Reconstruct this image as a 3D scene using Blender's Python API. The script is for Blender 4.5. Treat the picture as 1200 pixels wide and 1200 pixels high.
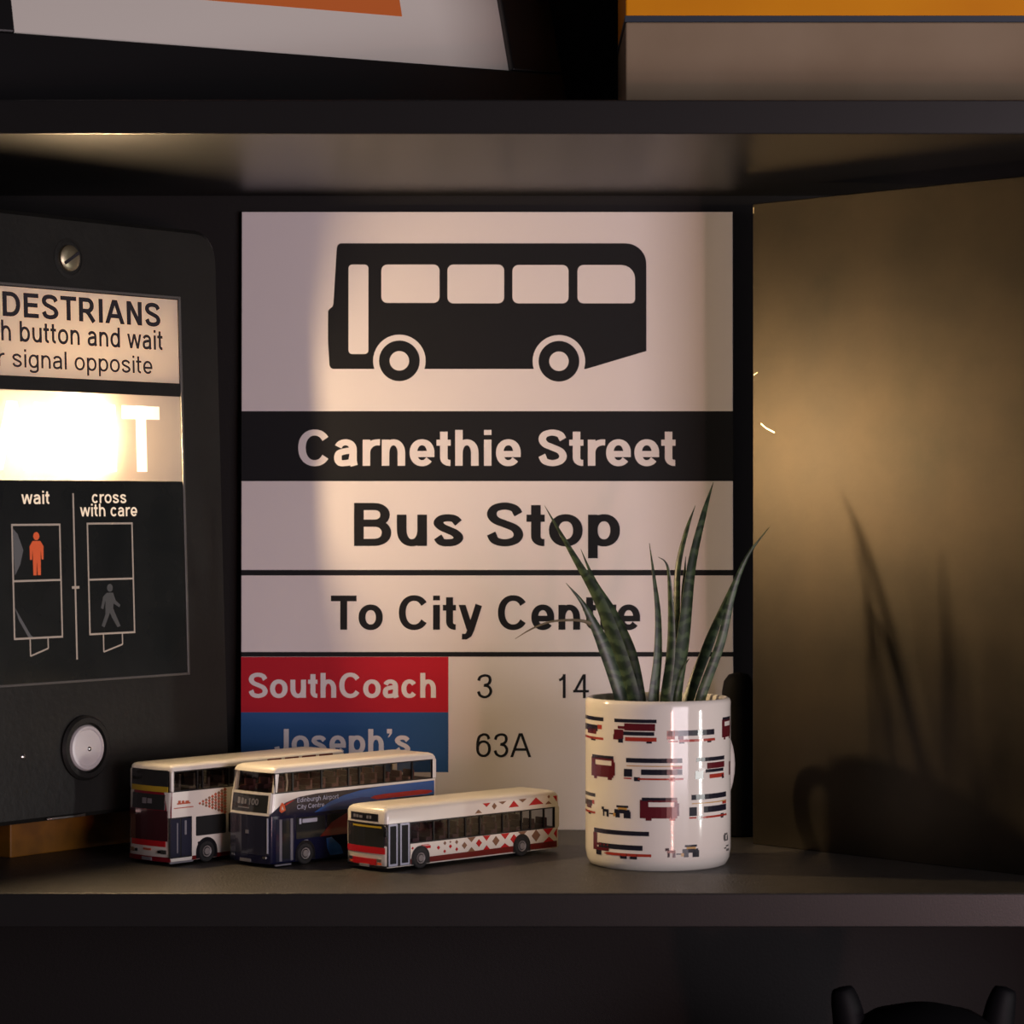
import bpy, bmesh, math, random
from math import sin, cos, radians, pi, atan2, hypot, sqrt
from mathutils import Vector, Matrix
random.seed(7)
SC = bpy.context.scene
COL = SC.collection
for o in list(bpy.data.objects):
    bpy.data.objects.remove(o)

def lin(c):
    c /= 255.0
    return c / 12.92 if c <= .04045 else ((c + .055) / 1.055) ** 2.4
def rgb(r, g, b):
    return (lin(r), lin(g), lin(b), 1)

# ------------------------------------------------------------------ camera, world, lights, exposure
EYE = 1.2
cd = bpy.data.cameras.new('camera'); cam = bpy.data.objects.new('camera', cd); COL.objects.link(cam)
cam.location = (0, 0, EYE); cam.rotation_euler = (pi / 2, 0, 0)
cd.sensor_width = 36; cd.lens = 36 * 3263 / 1200; cd.shift_y = -10 / 1200
cd.clip_start = .05; cd.clip_end = 30
cd.dof.use_dof = True; cd.dof.focus_distance = 1.63; cd.dof.aperture_fstop = 15
SC.camera = cam
w = bpy.data.worlds.new('dim_room'); SC.world = w; w.use_nodes = True
bg = w.node_tree.nodes['Background']
bg.inputs[0].default_value = (.82, .78, .95, 1); bg.inputs[1].default_value = .042
vs = SC.view_settings
vs.view_transform = 'Standard'; vs.look = 'None'; vs.exposure = 0; vs.gamma = 1; vs.use_curve_mapping = False

def area(name, loc, target, sx, sy, power, color):
    l = bpy.data.lights.new(name, 'AREA'); l.shape = 'RECTANGLE'; l.size = sx; l.size_y = sy
    l.energy = power; l.color = color
    o = bpy.data.objects.new(name, l); COL.objects.link(o); o.location = loc
    o.rotation_euler = (Vector(target) - Vector(loc)).to_track_quat('-Z', 'Y').to_euler()
    return o
# the room's soft pinkish light, a little to the right of and behind the viewer
area('room_light', (1.0, .1, 1.12), (0, 1.7, 1.2), .8, .5, 15.0, (1, .865, .93))
# white strip added for a glint in the mug's glaze; red room lamp below
area('glint_light', (1.16, 1.11, .95), (.08, 1.57, 1.05),   .04, .118, 2.2, (1, .97, .92))
for rz, rh, rp in ((.906, .010, .5), (.846, .054, 3.2), (.702, .028, 1.6)):
    area('red_tube_light', (.93, -.85, rz), (.08, 1.57, 1.05), .075, rh, rp, (1, .40, .34))

BULB = 1950.0            # brightness of the lamp inside the crossing box
BULB_COL = (1, .69, .38, 1)

# ------------------------------------------------------------------ materials
MATS = {}
def mat(name, color, rough=.5, metal=0.0, spec=.5, coat=0.0, noise=None, bump=None, emit=None):
    if name in MATS: return MATS[name]
    m = bpy.data.materials.new(name); m.use_nodes = True; MATS[name] = m
    nt = m.node_tree; p = nt.nodes['Principled BSDF']
    p.inputs['Base Color'].default_value = color
    p.inputs['Roughness'].default_value = rough; p.inputs['Metallic'].default_value = metal
    p.inputs['Specular IOR Level'].default_value = spec
    p.inputs['Coat Weight'].default_value = coat; p.inputs['Coat Roughness'].default_value = .06
    tc = nt.nodes.new('ShaderNodeTexCoord')
    if noise:                                   # (scale, second colour, detail)
        n = nt.nodes.new('ShaderNodeTexNoise'); n.inputs['Scale'].default_value = noise[0]
        n.inputs['Detail'].default_value = noise[2] if len(noise) > 2 else 4
        nt.links.new(tc.outputs['Object'], n.inputs['Vector'])
        r = nt.nodes.new('ShaderNodeValToRGB')
        r.color_ramp.elements[0].position = .35; r.color_ramp.elements[0].color = color
        r.color_ramp.elements[1].position = .68; r.color_ramp.elements[1].color = noise[1]
        nt.links.new(n.outputs['Fac'], r.inputs['Fac']); nt.links.new(r.outputs['Color'], p.inputs['Base Color'])
    if bump:                                    # (scale, strength, distance)
        n = nt.nodes.new('ShaderNodeTexNoise'); n.inputs['Scale'].default_value = bump[0]; n.inputs['Detail'].default_value = 3
        nt.links.new(tc.outputs['Object'], n.inputs['Vector'])
        b = nt.nodes.new('ShaderNodeBump'); b.inputs['Strength'].default_value = bump[1]; b.inputs['Distance'].default_value = bump[2]
        nt.links.new(n.outputs['Fac'], b.inputs['Height']); nt.links.new(b.outputs['Normal'], p.inputs['Normal'])
    if emit:
        p.inputs['Emission Color'].default_value = emit[0]; p.inputs['Emission Strength'].default_value = emit[1]
    return m

def sheet(name, clear, glow, white):
    """backlit plastic sheet: part of the lamp's light passes straight, part is spread"""
    m = bpy.data.materials.new(name); m.use_nodes = True; MATS[name] = m
    nt = m.node_tree; nt.nodes.remove(nt.nodes['Principled BSDF']); out = nt.nodes['Material Output']
    tr = nt.nodes.new('ShaderNodeBsdfTransparent'); tr.inputs[0].default_value = (clear, clear, clear, 1)
    tl = nt.nodes.new('ShaderNodeBsdfTranslucent'); tl.inputs[0].default_value = glow
    df = nt.nodes.new('ShaderNodeBsdfDiffuse'); df.inputs[0].default_value = white
    a1 = nt.nodes.new('ShaderNodeAddShader'); a2 = nt.nodes.new('ShaderNodeAddShader')
    nt.links.new(tl.outputs[0], a1.inputs[0]); nt.links.new(df.outputs[0], a1.inputs[1])
    nt.links.new(a1.outputs[0], a2.inputs[0]); nt.links.new(tr.outputs[0], a2.inputs[1])
    nt.links.new(a2.outputs[0], out.inputs[0])
    return m

def glass(name, tint, gloss=.1):
    m = bpy.data.materials.new(name); m.use_nodes = True; MATS[name] = m
    nt = m.node_tree; nt.nodes.remove(nt.nodes['Principled BSDF']); out = nt.nodes['Material Output']
    tr = nt.nodes.new('ShaderNodeBsdfTransparent'); tr.inputs[0].default_value = tint
    gl = nt.nodes.new('ShaderNodeBsdfGlossy'); gl.inputs['Roughness'].default_value = .08
    mx = nt.nodes.new('ShaderNodeMixShader'); mx.inputs[0].default_value = gloss
    nt.links.new(tr.outputs[0], mx.inputs[1]); nt.links.new(gl.outputs[0], mx.inputs[2]); nt.links.new(mx.outputs[0], out.inputs[0])
    return m

SHELF = mat('black_laminate', (.011, .011, .0108, 1), .36, spec=.35, bump=(1100, .10, .0004))
SHELF_TOP = mat('lightened_laminate', (.036, .034, .030, 1), .44, spec=.35, noise=(160, (.056, .053, .047, 1)), bump=(700, .6, .0009))  # upper face coloured paler, standing in for lamp light falling on it
SHELF_BACK = mat('black_backboard', (.007, .0068, .0068, 1), .6, spec=.25, bump=(600, .15, .0005))
WALL = mat('wall_paint', rgb(120, 110, 105), .8, noise=(4, rgb(112, 102, 98)))
FLOORM = mat('floor_boards', rgb(70, 52, 40), .5, noise=(6, rgb(58, 42, 32)))
SIGNW = mat('sign_white', (.72, .685, .685, 1), .6, spec=.25)
SIGNK = mat('sign_black', (.008, .009, .011, 1), .6, spec=.2)
SIGNR = mat('sign_red', rgb(180, 22, 40), .6, spec=.25)
SIGNB = mat('sign_blue', rgb(40, 84, 136), .6, spec=.25)
CAST = mat('black_casting', (.010, .0105, .0095, 1), .45, spec=.32, noise=(30, (.014, .0145, .013, 1)), bump=(260, .25, .0008))
LEGEND = mat('legend_plate', (.012, .015, .015, 1), .16, noise=(25, (.02, .023, .022, 1)))
BEZEL = mat('worn_bezel', (.10, .098, .09, 1), .32)
YEL = mat('yellow_block', rgb(134, 88, 8), .6, noise=(40, rgb(96, 60, 5)))
CAV = mat('lamp_cavity', (.022, .021, .019, 1), .8, spec=.2)
CHROME = mat('steel', (.62, .60, .57, 1), .25, metal=1)
BUTTON = mat('button_steel', (.66, .64, .64, 1), .45, metal=.3)
INK = mat('dark_ink', (.014, .012, .018, 1), .5)
LINEP = mat('pale_line', (.50, .45, .36, 1), .5)
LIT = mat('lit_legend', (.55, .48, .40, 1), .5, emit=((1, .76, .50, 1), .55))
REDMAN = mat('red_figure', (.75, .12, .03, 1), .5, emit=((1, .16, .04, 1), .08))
GREYMAN = mat('grey_figure', (.075, .082, .08, 1), .5)
SCUFF = mat('grey_scuff', (.12, .13, .13, 1), .5)
WAITS = sheet('wait_sheet', .40, (.042, .035, .030, 1), (.30, .26, .25, 1))
WAITL = sheet('wait_letter', .92, (.5, .5, .5, 1), (.30, .30, .30, 1))
HEADS = sheet('heading_sheet', 0.0, (.80, .72, .64, 1), (.42, .37, .34, 1))
GLAZE = mat('white_glaze', (.70, .67, .60, 1), .10, spec=.42)
NAVY = mat('print_navy', (.014, .014, .022, 1), .2)
MAROON = mat('print_maroon', (.10, .010, .015, 1), .2)
PRED = mat('print_red', (.34, .035, .02, 1), .2)
GOLD = mat('print_gold', (.45, .26, .06, 1), .3)
GREYP = mat('print_grey', (.12, .12, .11, 1), .3)
SOIL = mat('soil', (.02, .014, .01, 1), .9, bump=(300, 1, .002))
SEAT = mat('seat_cloth', rgb(112, 70, 78), .6)
SEATB = mat('seat_brown', rgb(120, 98, 78), .6)
BOTTLE = mat('matt_black', (.004, .004, .004, 1), .7, spec=.1)
TYRE = mat('tyre', (.012, .012, .012, 1), .6)
HUB = mat('wheel_grey', rgb(128, 122, 118), .45)
BWHITE = mat('bus_white', (.74, .71, .63, 1), .28, coat=.3)
BCREAM = mat('bus_cream', (.72, .68, .58, 1), .28, coat=.3)
BDARK = mat('bus_inside', (.028, .026, .026, 1), .6)
BBLACK = mat('bus_black', (.010, .010, .012, 1), .3)
BGLASS = mat('dark_glass', (.022, .024, .024, 1), .1)
BGLASSM = mat('maroon_glass', (.05, .013, .016, 1), .12)
BMAR = mat('bus_maroon', rgb(120, 16, 32), .25, coat=.3)
BRED = mat('bus_red', rgb(178, 26, 34), .25, coat=.3)
BDRED = mat('bus_dark_red', rgb(104, 22, 20), .3, coat=.3)
BYEL = mat('bus_yellow', rgb(176, 150, 40), .4)
BNAVY = mat('bus_navy', rgb(22, 24, 50), .22, coat=.3)
BBLUE = mat('bus_blue', rgb(38, 88, 158), .25, coat=.3)
BMID = mat('bus_midblue', rgb(30, 62, 128), .25, coat=.3)
BSLATE = mat('bus_slate', rgb(42, 44, 58), .14, coat=.4)
BGREY = mat('bus_grey', rgb(120, 120, 126), .35)
BPALE = mat('bus_palelettering', rgb(170, 175, 190), .4)
BORANGE = mat('bus_orange', rgb(214, 96, 50), .4)
BTAUPE = mat('bus_taupe', rgb(128, 92, 66), .4)
BRUST = mat('bus_rust', rgb(176, 78, 48), .4)
GLS = glass('bus_window_glass', (.62, .56, .48, 1), .07)
GLS_D = glass('bus_window_smoke', (.42, .43, .45, 1), .07)
FRAMEM = mat('picture_frame_black', (.008, .008, .008, 1), .4)
MATB = mat('picture_paper', (.85, .86, .77, 1), .6)
ORG = mat('picture_orange', rgb(232, 126, 56), .6)
CARD = mat('box_taupe', (.31, .245, .16, 1), .6, spec=.2, noise=(14, (.26, .20, .125, 1)))
AMBER = mat('box_amber', rgb(240, 160, 10), .6, spec=.2, noise=(9, rgb(225, 143, 6)))
DBLUE = mat('box_blue', rgb(34, 50, 66), .5)
URN = mat('dark_ornament', (.004, .004, .005, 1), .6, spec=.12)
SCRATCH = mat('bright_scratch', (.8, .68, .45, 1), .3, metal=1)

def plate_mat():
    m = mat('bronzed_plate', (.048, .042, .031, 1), .5, metal=1)
    nt = m.node_tree; p = nt.nodes['Principled BSDF']
    tc = nt.nodes.new('ShaderNodeTexCoord')
    n = nt.nodes.new('ShaderNodeTexNoise'); n.inputs['Scale'].default_value = 14; n.inputs['Detail'].default_value = 5; n.inputs['Roughness'].default_value = .62
    r = nt.nodes.new('ShaderNodeValToRGB')
    r.color_ramp.elements[0].position = .3; r.color_ramp.elements[0].color = (.036, .032, .025, 1)
    r.color_ramp.elements[1].position = .7; r.color_ramp.elements[1].color = (.056, .046, .033, 1)
    n2 = nt.nodes.new('ShaderNodeTexNoise'); n2.inputs['Scale'].default_value = 320; n2.inputs['Detail'].default_value = 4
    b = nt.nodes.new('ShaderNodeBump'); b.inputs['Strength'].default_value = .12; b.inputs['Distance'].default_value = .0004
    mr = nt.nodes.new('ShaderNodeMapRange'); mr.inputs['To Min'].default_value = .37; mr.inputs['To Max'].default_value = .44
    for x in (n, n2): nt.links.new(tc.outputs['Object'], x.inputs['Vector'])
    nt.links.new(n.outputs['Fac'], r.inputs['Fac']); nt.links.new(r.outputs['Color'], p.inputs['Base Color'])
    nt.links.new(n.outputs['Fac'], mr.inputs['Value']); nt.links.new(mr.outputs['Result'], p.inputs['Roughness'])
    nt.links.new(n2.outputs['Fac'], b.inputs['Height']); nt.links.new(b.outputs['Normal'], p.inputs['Normal'])
    return m
PLATE = plate_mat()

def leaf_mat():
    m = mat('leaf_green', (.03, .065, .02, 1), .42)
    nt = m.node_tree; p = nt.nodes['Principled BSDF']
    tc = nt.nodes.new('ShaderNodeTexCoord')
    wv = nt.nodes.new('ShaderNodeTexWave'); wv.bands_direction = 'Z'; wv.inputs['Scale'].default_value = 38
    wv.inputs['Distortion'].default_value = 9; wv.inputs['Detail'].default_value = 3; wv.inputs['Detail Scale'].default_value = 2.2
    r = nt.nodes.new('ShaderNodeValToRGB')
    r.color_ramp.elements[0].position = .25; r.color_ramp.elements[0].color = (.012, .026, .010, 1)
    r.color_ramp.elements[1].position = .8; r.color_ramp.elements[1].color = (.045, .075, .030, 1)
    nt.links.new(tc.outputs['Object'], wv.inputs['Vector']); nt.links.new(wv.outputs['Fac'], r.inputs['Fac'])
    nt.links.new(r.outputs['Color'], p.inputs['Base Color'])
    return m
LEAF = leaf_mat()
DRY = mat('dry_leaf', (.13, .10, .05, 1), .6)
LEAFEDGE = mat('leaf_edge', (.16, .16, .07, 1), .5)

# ------------------------------------------------------------------ object helpers
def tag(o, label=None, cat=None, group=None, kind=None):
    if label: o['label'] = label
    if cat: o['category'] = cat
    if group: o['group'] = group
    if kind: o['kind'] = kind
    return o
def empty(name, loc, rz=0, label=None, cat=None, group=None):
    o = bpy.data.objects.new(name, None); COL.objects.link(o); o.empty_display_size = .02
    o.location = loc; o.rotation_euler = (0, 0, rz)
    return tag(o, label, cat, group)

class MB:
    def __init__(s): s.v = []; s.f = []; s.m = []
    def vert(s, p): s.v.append(tuple(p)); return len(s.v) - 1
    def poly(s, pts, mi=0):
        s.f.append([s.vert(p) for p in pts]); s.m.append(mi)
    def loft(s, rings, mi=0, cap=(True, True), capmi=None, closed=True):
        idx = [[s.vert(p) for p in r] for r in rings]
        n = len(rings[0])
        for a, b in zip(idx, idx[1:]):
            for i in range(n if closed else n - 1):
                j = (i + 1) % n
                s.f.append([a[i], a[j], b[j], b[i]]); s.m.append(mi)
        cm = mi if capmi is None else capmi
        if closed and cap[0]: s.f.append(list(reversed(idx[0]))); s.m.append(cm)
        if closed and cap[1]: s.f.append(list(idx[-1])); s.m.append(cm)
        return idx
    def box(s, x0, x1, y0, y1, z0, z1, mi=0):
        s.loft([[(x0, y0, z), (x1, y0, z), (x1, y1, z), (x0, y1, z)] for z in (z0, z1)], mi)
    def prism(s, pts, off, mi=0):
        """polygon pts (3D), pushed by vector off"""
        o = Vector(off)
        s.loft([pts, [tuple(Vector(p) + o) for p in pts]], mi)
    def build(s, name, mats, parent=None, smooth=None, bevel=None, fix=True):
        me = bpy.data.meshes.new(name); me.from_pydata(s.v, [], s.f)
        if not isinstance(mats, (list, tuple)): mats = [mats]
        for m in mats: me.materials.append(m)
        me.polygons.foreach_set('material_index', s.m)
        if fix:
            bm = bmesh.new(); bm.from_mesh(me); bmesh.ops.recalc_face_normals(bm, faces=bm.faces); bm.to_mesh(me); bm.free()
        if smooth is not None:
            me.polygons.foreach_set('use_smooth', [True] * len(me.polygons))
            me.set_sharp_from_angle(angle=radians(smooth))
        me.update()
        o = bpy.data.objects.new(name, me); COL.objects.link(o)
        if parent: o.parent = parent
        if bevel:
            b = o.modifiers.new('bevel', 'BEVEL'); b.width = bevel; b.segments = 2; b.limit_method = 'ANGLE'; b.angle_limit = radians(40)
        return o

def lathe(mb, prof, n=64, mi=0, center=(0, 0)):
    """prof: (r, z) list, first and last may be on the axis"""
    rings = []
    for r, z in prof:
        rings.append([(center[0] + max(r, 1e-5) * cos(2 * pi * i / n), center[1] + max(r, 1e-5) * sin(2 * pi * i / n), z) for i in range(n)])
    mb.loft(rings, mi, (True, True))
def tube(mb, pts, rad, n=10, mi=0):
    P = [Vector(p) for p in pts]; R = rad if isinstance(rad, (list, tuple)) else [rad] * len(P)
    rings = []; up = Vector((.13, .31, .94))
    for i, p in enumerate(P):
        t = (P[min(i + 1, len(P) - 1)] - P[max(i - 1, 0)]).normalized()
        a = t.cross(up)
        if a.length < 1e-3: a = t.cross(Vector((1, 0, 0)))
        a.normalize(); b = t.cross(a).normalized(); up = a.cross(t)
        rings.append([p + R[i] * (cos(2 * pi * k / n) * a + sin(2 * pi * k / n) * b) for k in range(n)])
    mb.loft(rings, mi)
def catmull(pts, k=6):
    P = [Vector(p) for p in pts]; P = [2 * P[0] - P[1]] + P + [2 * P[-1] - P[-2]]
    out = []
    for i in range(1, len(P) - 2):
        for j in range(k):
            t = j / k
            out.append(.5 * ((2 * P[i]) + (P[i + 1] - P[i - 1]) * t + (2 * P[i - 1] - 5 * P[i] + 4 * P[i + 1] - P[i + 2]) * t * t + (3 * P[i] - P[i - 1] - 3 * P[i + 1] + P[i + 2]) * t ** 3))
    out.append(P[-2]); return out
def rrect(x0, x1, z0, z1, r, n=5):
    """rounded rectangle, r one radius or four (bl, br, tr, tl)"""
    rr = [r] * 4 if not isinstance(r, (list, tuple)) else r
    out = []
    for (cx, cz, a0, q) in ((x0, z0, 180, rr[0]), (x1, z0, 270, rr[1]), (x1, z1, 0, rr[2]), (x0, z1, 90, rr[3])):
        sx = 1 if cx == x0 else -1; sz = 1 if cz == z0 else -1
        for i in range(n + 1):
            a = radians(a0 + 90 * i / n)
            out.append((cx + sx * q + q * cos(a), cz + sz * q + q * sin(a)))
    return out
def disc(cx, cz, r, n=40):
    return [(cx + r * cos(2 * pi * i / n), cz + r * sin(2 * pi * i / n)) for i in range(n)]

# ------------------------------------------------------------------ drawn sans-serif lettering (cap height = 1)
XH = .728
class Pen:
    def __init__(s, w, h): s.w = w; s.h = h; s.strokes = []
    def quadstrip(s, L, R): s.strokes.append((L, R))
    def path(s, pts):
        P = [Vector((p[0], p[1])) for p in pts]; L = []; R = []
        loop = (P[0] - P[-1]).length < 1e-4
        for i, p in enumerate(P):
            if loop and i in (0, len(P) - 1): t = (P[1] - P[-2]).normalized()
            else: t = (P[min(i + 1, len(P) - 1)] - P[max(i - 1, 0)]).normalized()
            k = sqrt((s.w * t.y) ** 2 + (s.h * t.x) ** 2) / 2
            n = Vector((-t.y, t.x))
            L.append(p + n * k); R.append(p - n * k)
        s.quadstrip(L, R)
    def curve(s, pts, k=7): s.path([(p.x, p.y) for p in catmull([(a, b, 0) for a, b in pts], k)])
    def V(s, x, y0, y1): s.quadstrip([Vector((x - s.w / 2, y0)), Vector((x - s.w / 2, y1))], [Vector((x + s.w / 2, y0)), Vector((x + s.w / 2, y1))])
    def H(s, x0, x1, y): s.quadstrip([Vector((x0, y + s.h / 2)), Vector((x1, y + s.h / 2))], [Vector((x0, y - s.h / 2)), Vector((x1, y - s.h / 2))])
    def D(s, x0, y0, x1, y1, k=1.0):
        d = s.w * k * hypot(x1 - x0, y1 - y0) / max(abs(y1 - y0), .01) / 2
        s.quadstrip([Vector((x0 - d, y0)), Vector((x1 - d, y1))], [Vector((x0 + d, y0)), Vector((x1 + d, y1))])
    def arc(s, cx, cy, rx, ry, a0, a1, n=18, e=2.12):
        s.path(arcpts(cx, cy, rx, ry, a0, a1, n, e))
def arcpts(cx, cy, rx, ry, a0, a1, n=18, e=2.12):
    out = []
    for i in range(n + 1):
        a = radians(a0 + (a1 - a0) * i / n); c = cos(a); q = sin(a)
        out.append((cx + rx * math.copysign(abs(c) ** (2 / e), c), cy + ry * math.copysign(abs(q) ** (2 / e), q)))
    return out

def glyph(ch, w, h):
    p = Pen(w, h); X = XH; b = .072 + w * .02; hw = w / 2; hh = h / 2; bold = w > .16
    def ret(adv): return adv, p.strokes
    if ch == ' ': return ret(.39)
    if ch == 'o':
        W = .74; p.arc(.04 + W / 2, X / 2, (W - w) / 2, (X - h) / 2 + .012, 0, 360, 32); return ret(.04 * 2 + W)
    if ch in 'nh':
        W = .66; xs = b + hw; xr = b + W - hw; rx = (xr - xs) / 2; m = (xs + xr) / 2
        p.V(xs, 0, X if ch == 'n' else 1)
        p.path(arcpts(m, X - hh - .29, rx, .30, 172, 0, 14) + [(xr, X - hh - .36), (xr, 0)]); return ret(b * 2 + W)
    if ch == 'u':
        W = .66; xl = b + hw; xr = b + W - hw; rx = (xr - xl) / 2; m = (xl + xr) / 2
        p.V(xr, 0, X); p.path([(xl, X), (xl, hh + .36)] + arcpts(m, hh + .29, rx, .30, 180, 352, 14)); return ret(b * 2 + W)
    if ch == 'r':
        xs = b + hw; p.V(xs, 0, X); p.path(arcpts(xs + .33, X - hh - .29, .33, .30, 172, 82, 9)); return ret(.54)
    if ch == 't':
        x = .11 + hw; p.path([(x, .97 if not bold else .95), (x, hh + .16)] + arcpts(x + .17, hh + .15, .17, .155, 180, 275, 8)); p.H(.01, .41, X - hh); return ret(.46)
    if ch in 'il':
        if ch == 'l': p.V(b + hw, 0, 1)
        else: p.V(b + hw, 0, X); p.quadstrip([Vector((b, .86)), Vector((b, 1))], [Vector((b + w, .86)), Vector((b + w, 1))])
        return ret(2 * b + w)
    if ch == 'f':
        x = .11 + hw; p.path([(x, 0), (x, .80)] + arcpts(x + .18, 1 - hh - .17, .18, .175, 180, 88, 8)); p.H(.01, .41, X - hh); return ret(.46)
    if ch == 'e':
        W = .70; cx = .05 + W / 2; rx = (W - w) / 2; ry = (X - h) / 2 + .012
        p.arc(cx, X / 2, rx, ry, 0, 322, 30); p.H(cx - rx, cx + rx + hw * .98, X / 2 - h * .22); return ret(.05 * 2 + W)
    if ch == 'c':
        W = .68; p.arc(.05 + W / 2, X / 2, (W - w) / 2, (X - h) / 2 + .012, 36, 324, 28); return ret(.05 + W + .04)
    if ch == 'a':
        W = .66; xl = .05 + hw; xr = .05 + W - hw - .02; m = (xl + xr) / 2; rx = (xr - xl) / 2
        p.path(arcpts(m, X - hh - .19, rx, .20, 160, 0, 14) + [(xr, X * .5), (xr, .12), (xr + .035, 0)])
        p.curve([(xr, .43), (m, .405), (xl + .04, .345), (xl, .20), (xl + .06, .085), (m - .02, hh - .01), (xr - .06, .115), (xr, .25)]); return ret(.05 + W + .07)
    if ch in 'sS':
        H_ = X if ch == 's' else 1; W = .68 if ch == 's' else .82; l = .05 + hw; r = .05 + W - hw; m = (l + r) / 2; k = H_
        t = k - hh + .01; bt = hh - .01
        p.curve([(r - .01, k * .735), (r - .10, k * .87 if ch == 'S' else k * .86), (m, t), (l + .09, k * .90 - hh * .3), (l + .015, k * .735), (l + .10, k * .60), (m, k * .51), (r - .09, k * .41), (r - .01, k * .265), (r - .09, k * .11 + hh * .25), (m, bt), (l + .09, k * .13), (l, k * .29)]); return ret(.05 * 2 + W)
    if ch in 'pbdgq':
        W = .70; cx = (b + W / 2); rx = (W - w) / 2; ry = (X - h) / 2 + .012
        if ch in 'dg': cx = .05 + W / 2
        p.arc(cx, X / 2, rx, ry, 0, 360, 30)
        if ch == 'p': p.V(b + hw, -.285, X)
        if ch == 'b': p.V(b + hw, 0, 1)
        if ch == 'd': p.V(.05 + W - hw, 0, 1)
        if ch == 'g': p.path([(.05 + W - hw, X), (.05 + W - hw, -.06)] + arcpts(cx, -.07, rx, .215 - hh, 0, -158, 12))
        return ret(.05 + W + b)
    if ch == 'y':
        W = .74; c = .02 + W / 2; k = w * .55
        p.D(.02 + k, X, c - .01, .0, .95); p.path([(.02 + W - k, X), (c + .02, .02), (c - .05, -.14), (c - .14, -.205), (c - .26, -.20)]) ; return ret(.78)
    if ch in 'wW':
        T = X if ch == 'w' else 1; W = 1.06 if ch == 'w' else 1.28; k = w * .53; q = .01
        xs = [q + k, q + W * .27, q + W / 2, q + W * .73, q + W - k]
        for i in range(4): p.D(xs[i], T if i % 2 == 0 else 0, xs[i + 1], 0 if i % 2 == 0 else T, .92)
        return ret(W + .02)
    if ch == 'A':
        W = 1.0 if bold else .93; k = w * .54; p.D(k, 0, W / 2 - .02, 1, .96); p.D(W - k, 0, W / 2 + .02, 1, .96); p.H(W * .2, W * .8, .32); return ret(W + .01)
    if ch == 'N':
        W = .78; p.V(b + hw, 0, 1); p.V(b + W - hw, 0, 1); p.D(b + hw, 1, b + W - hw, 0, .95); return ret(2 * b + W)
    if ch == 'C':
        W = .93; p.arc(.055 + W / 2, .5, (W - w) / 2, (1 - h) / 2 + .012, 34, 326, 32, 2.15); return ret(W + .09)
    if ch == 'D':
        W = .84; p.V(b + hw, 0, 1); p.path([(b + hw, 1 - hh), (b + W * .45, 1 - hh)] + arcpts(b + W * .45, .5, W * .55 - hw, .5 - hh, 90, -90, 18, 2.1) + [(b + hw, hh)]); return ret(b + W + .05)
    if ch == 'E':
        W = .72; p.V(b + hw, 0, 1); p.H(b, b + W, hh); p.H(b, b + W, 1 - hh); p.H(b, b + W * .93, .52); return ret(b + W + .06)
    if ch in 'PRB':
        W = .76 if ch != 'B' else .80; p.V(b + hw, 0, 1); mid = .44 if ch == 'P' else (.45 if ch == 'R' else .53)
        ry = (1 - hh - mid) / 2
        p.path([(b + hw, 1 - hh), (b + W * .55, 1 - hh)] + arcpts(b + W * .55, mid + ry, W * .43 - hw, ry, 90, -90, 14) + [(b + hw, mid)])
        if ch == 'R': p.path([(b + W * .46, mid), (b + W * .62, .36), (b + W * .97, 0)])
        if ch == 'B':
            ry = (mid - hh) / 2; p.path([(b + hw, mid), (b + W * .55, mid)] + arcpts(b + W * .55, hh + ry, W * .47 - hw, ry, 90, -90, 14) + [(b + hw, hh)])
        return ret(b + W + .06 + (.06 if ch == 'R' else 0))
    if ch == 'T': p.V(.02 + .39, 0, 1); p.H(.02, .80, 1 - hh); return ret(.82)
    if ch == 'I': p.V(b + hw, 0, 1); return ret(2 * b + w)
    if ch == 'J':
        W = .62; xr = .04 + W - hw; rx = (W - w) / 2; p.path([(xr, 1), (xr, hh + .28)] + arcpts(xr - rx, hh + .24, rx, .25, 0, -172, 14)); return ret(W + .12)
    if ch == '1': p.V(.42, 0, 1); p.path([(.42 - hw * .3, .90), (.33, .81), (.20, .745)]); return ret(.776)
    if ch == '3':
        l = .06 + hw; r = .70 - hw; m = (l + r) / 2
        p.curve([(l, .73), (l + .07, .88), (m, 1 - hh), (r - .08, .90), (r - .03, .745), (r - .10, .60), (m - .02, .535)])
        p.curve([(m - .04, .535), (r - .09, .475), (r, .295), (r - .08, .12), (m, hh - .01), (l + .07, .115), (l - .01, .28)]); return ret(.776)
    if ch == '4': p.V(.52, 0, 1); p.H(.03, .72, .29); p.D(.10, .26, .50, .97, .9); return ret(.776)
    if ch == '6':
        l = .06 + hw; r = .71 - hw; m = (l + r) / 2; rx = (r - l) / 2
        p.arc(m, hh + .30, rx, .30, 0, 360, 26, 2.15); p.curve([(r - .02, .755), (r - .09, .90), (m + .02, 1 - hh), (l + .09, .86), (l + .01, .62), (l, .36)]); return ret(.776)
    if ch == '0':
        p.arc(.388, .5, .26, .5 - hh, 0, 360, 26); return ret(.776)
    if ch == '2':
        p.curve([(.12, .72), (.2, .9), (.38, 1 - hh), (.58, .88), (.62, .72), (.5, .48), (.16, .12)]); p.H(.07, .7, hh); return ret(.776)
    if ch == '’':
        x = .06; p.quadstrip([Vector((x, 1)), Vector((x, .82))], [Vector((x + w, 1)), Vector((x + w, .82))]); p.quadstrip([Vector((x + w * .55, .82)), Vector((x + w * .2, .66))], [Vector((x + w, .82)), Vector((x + w * .45, .68))]); return ret(w + .12)
    return ret(.5)

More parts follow.
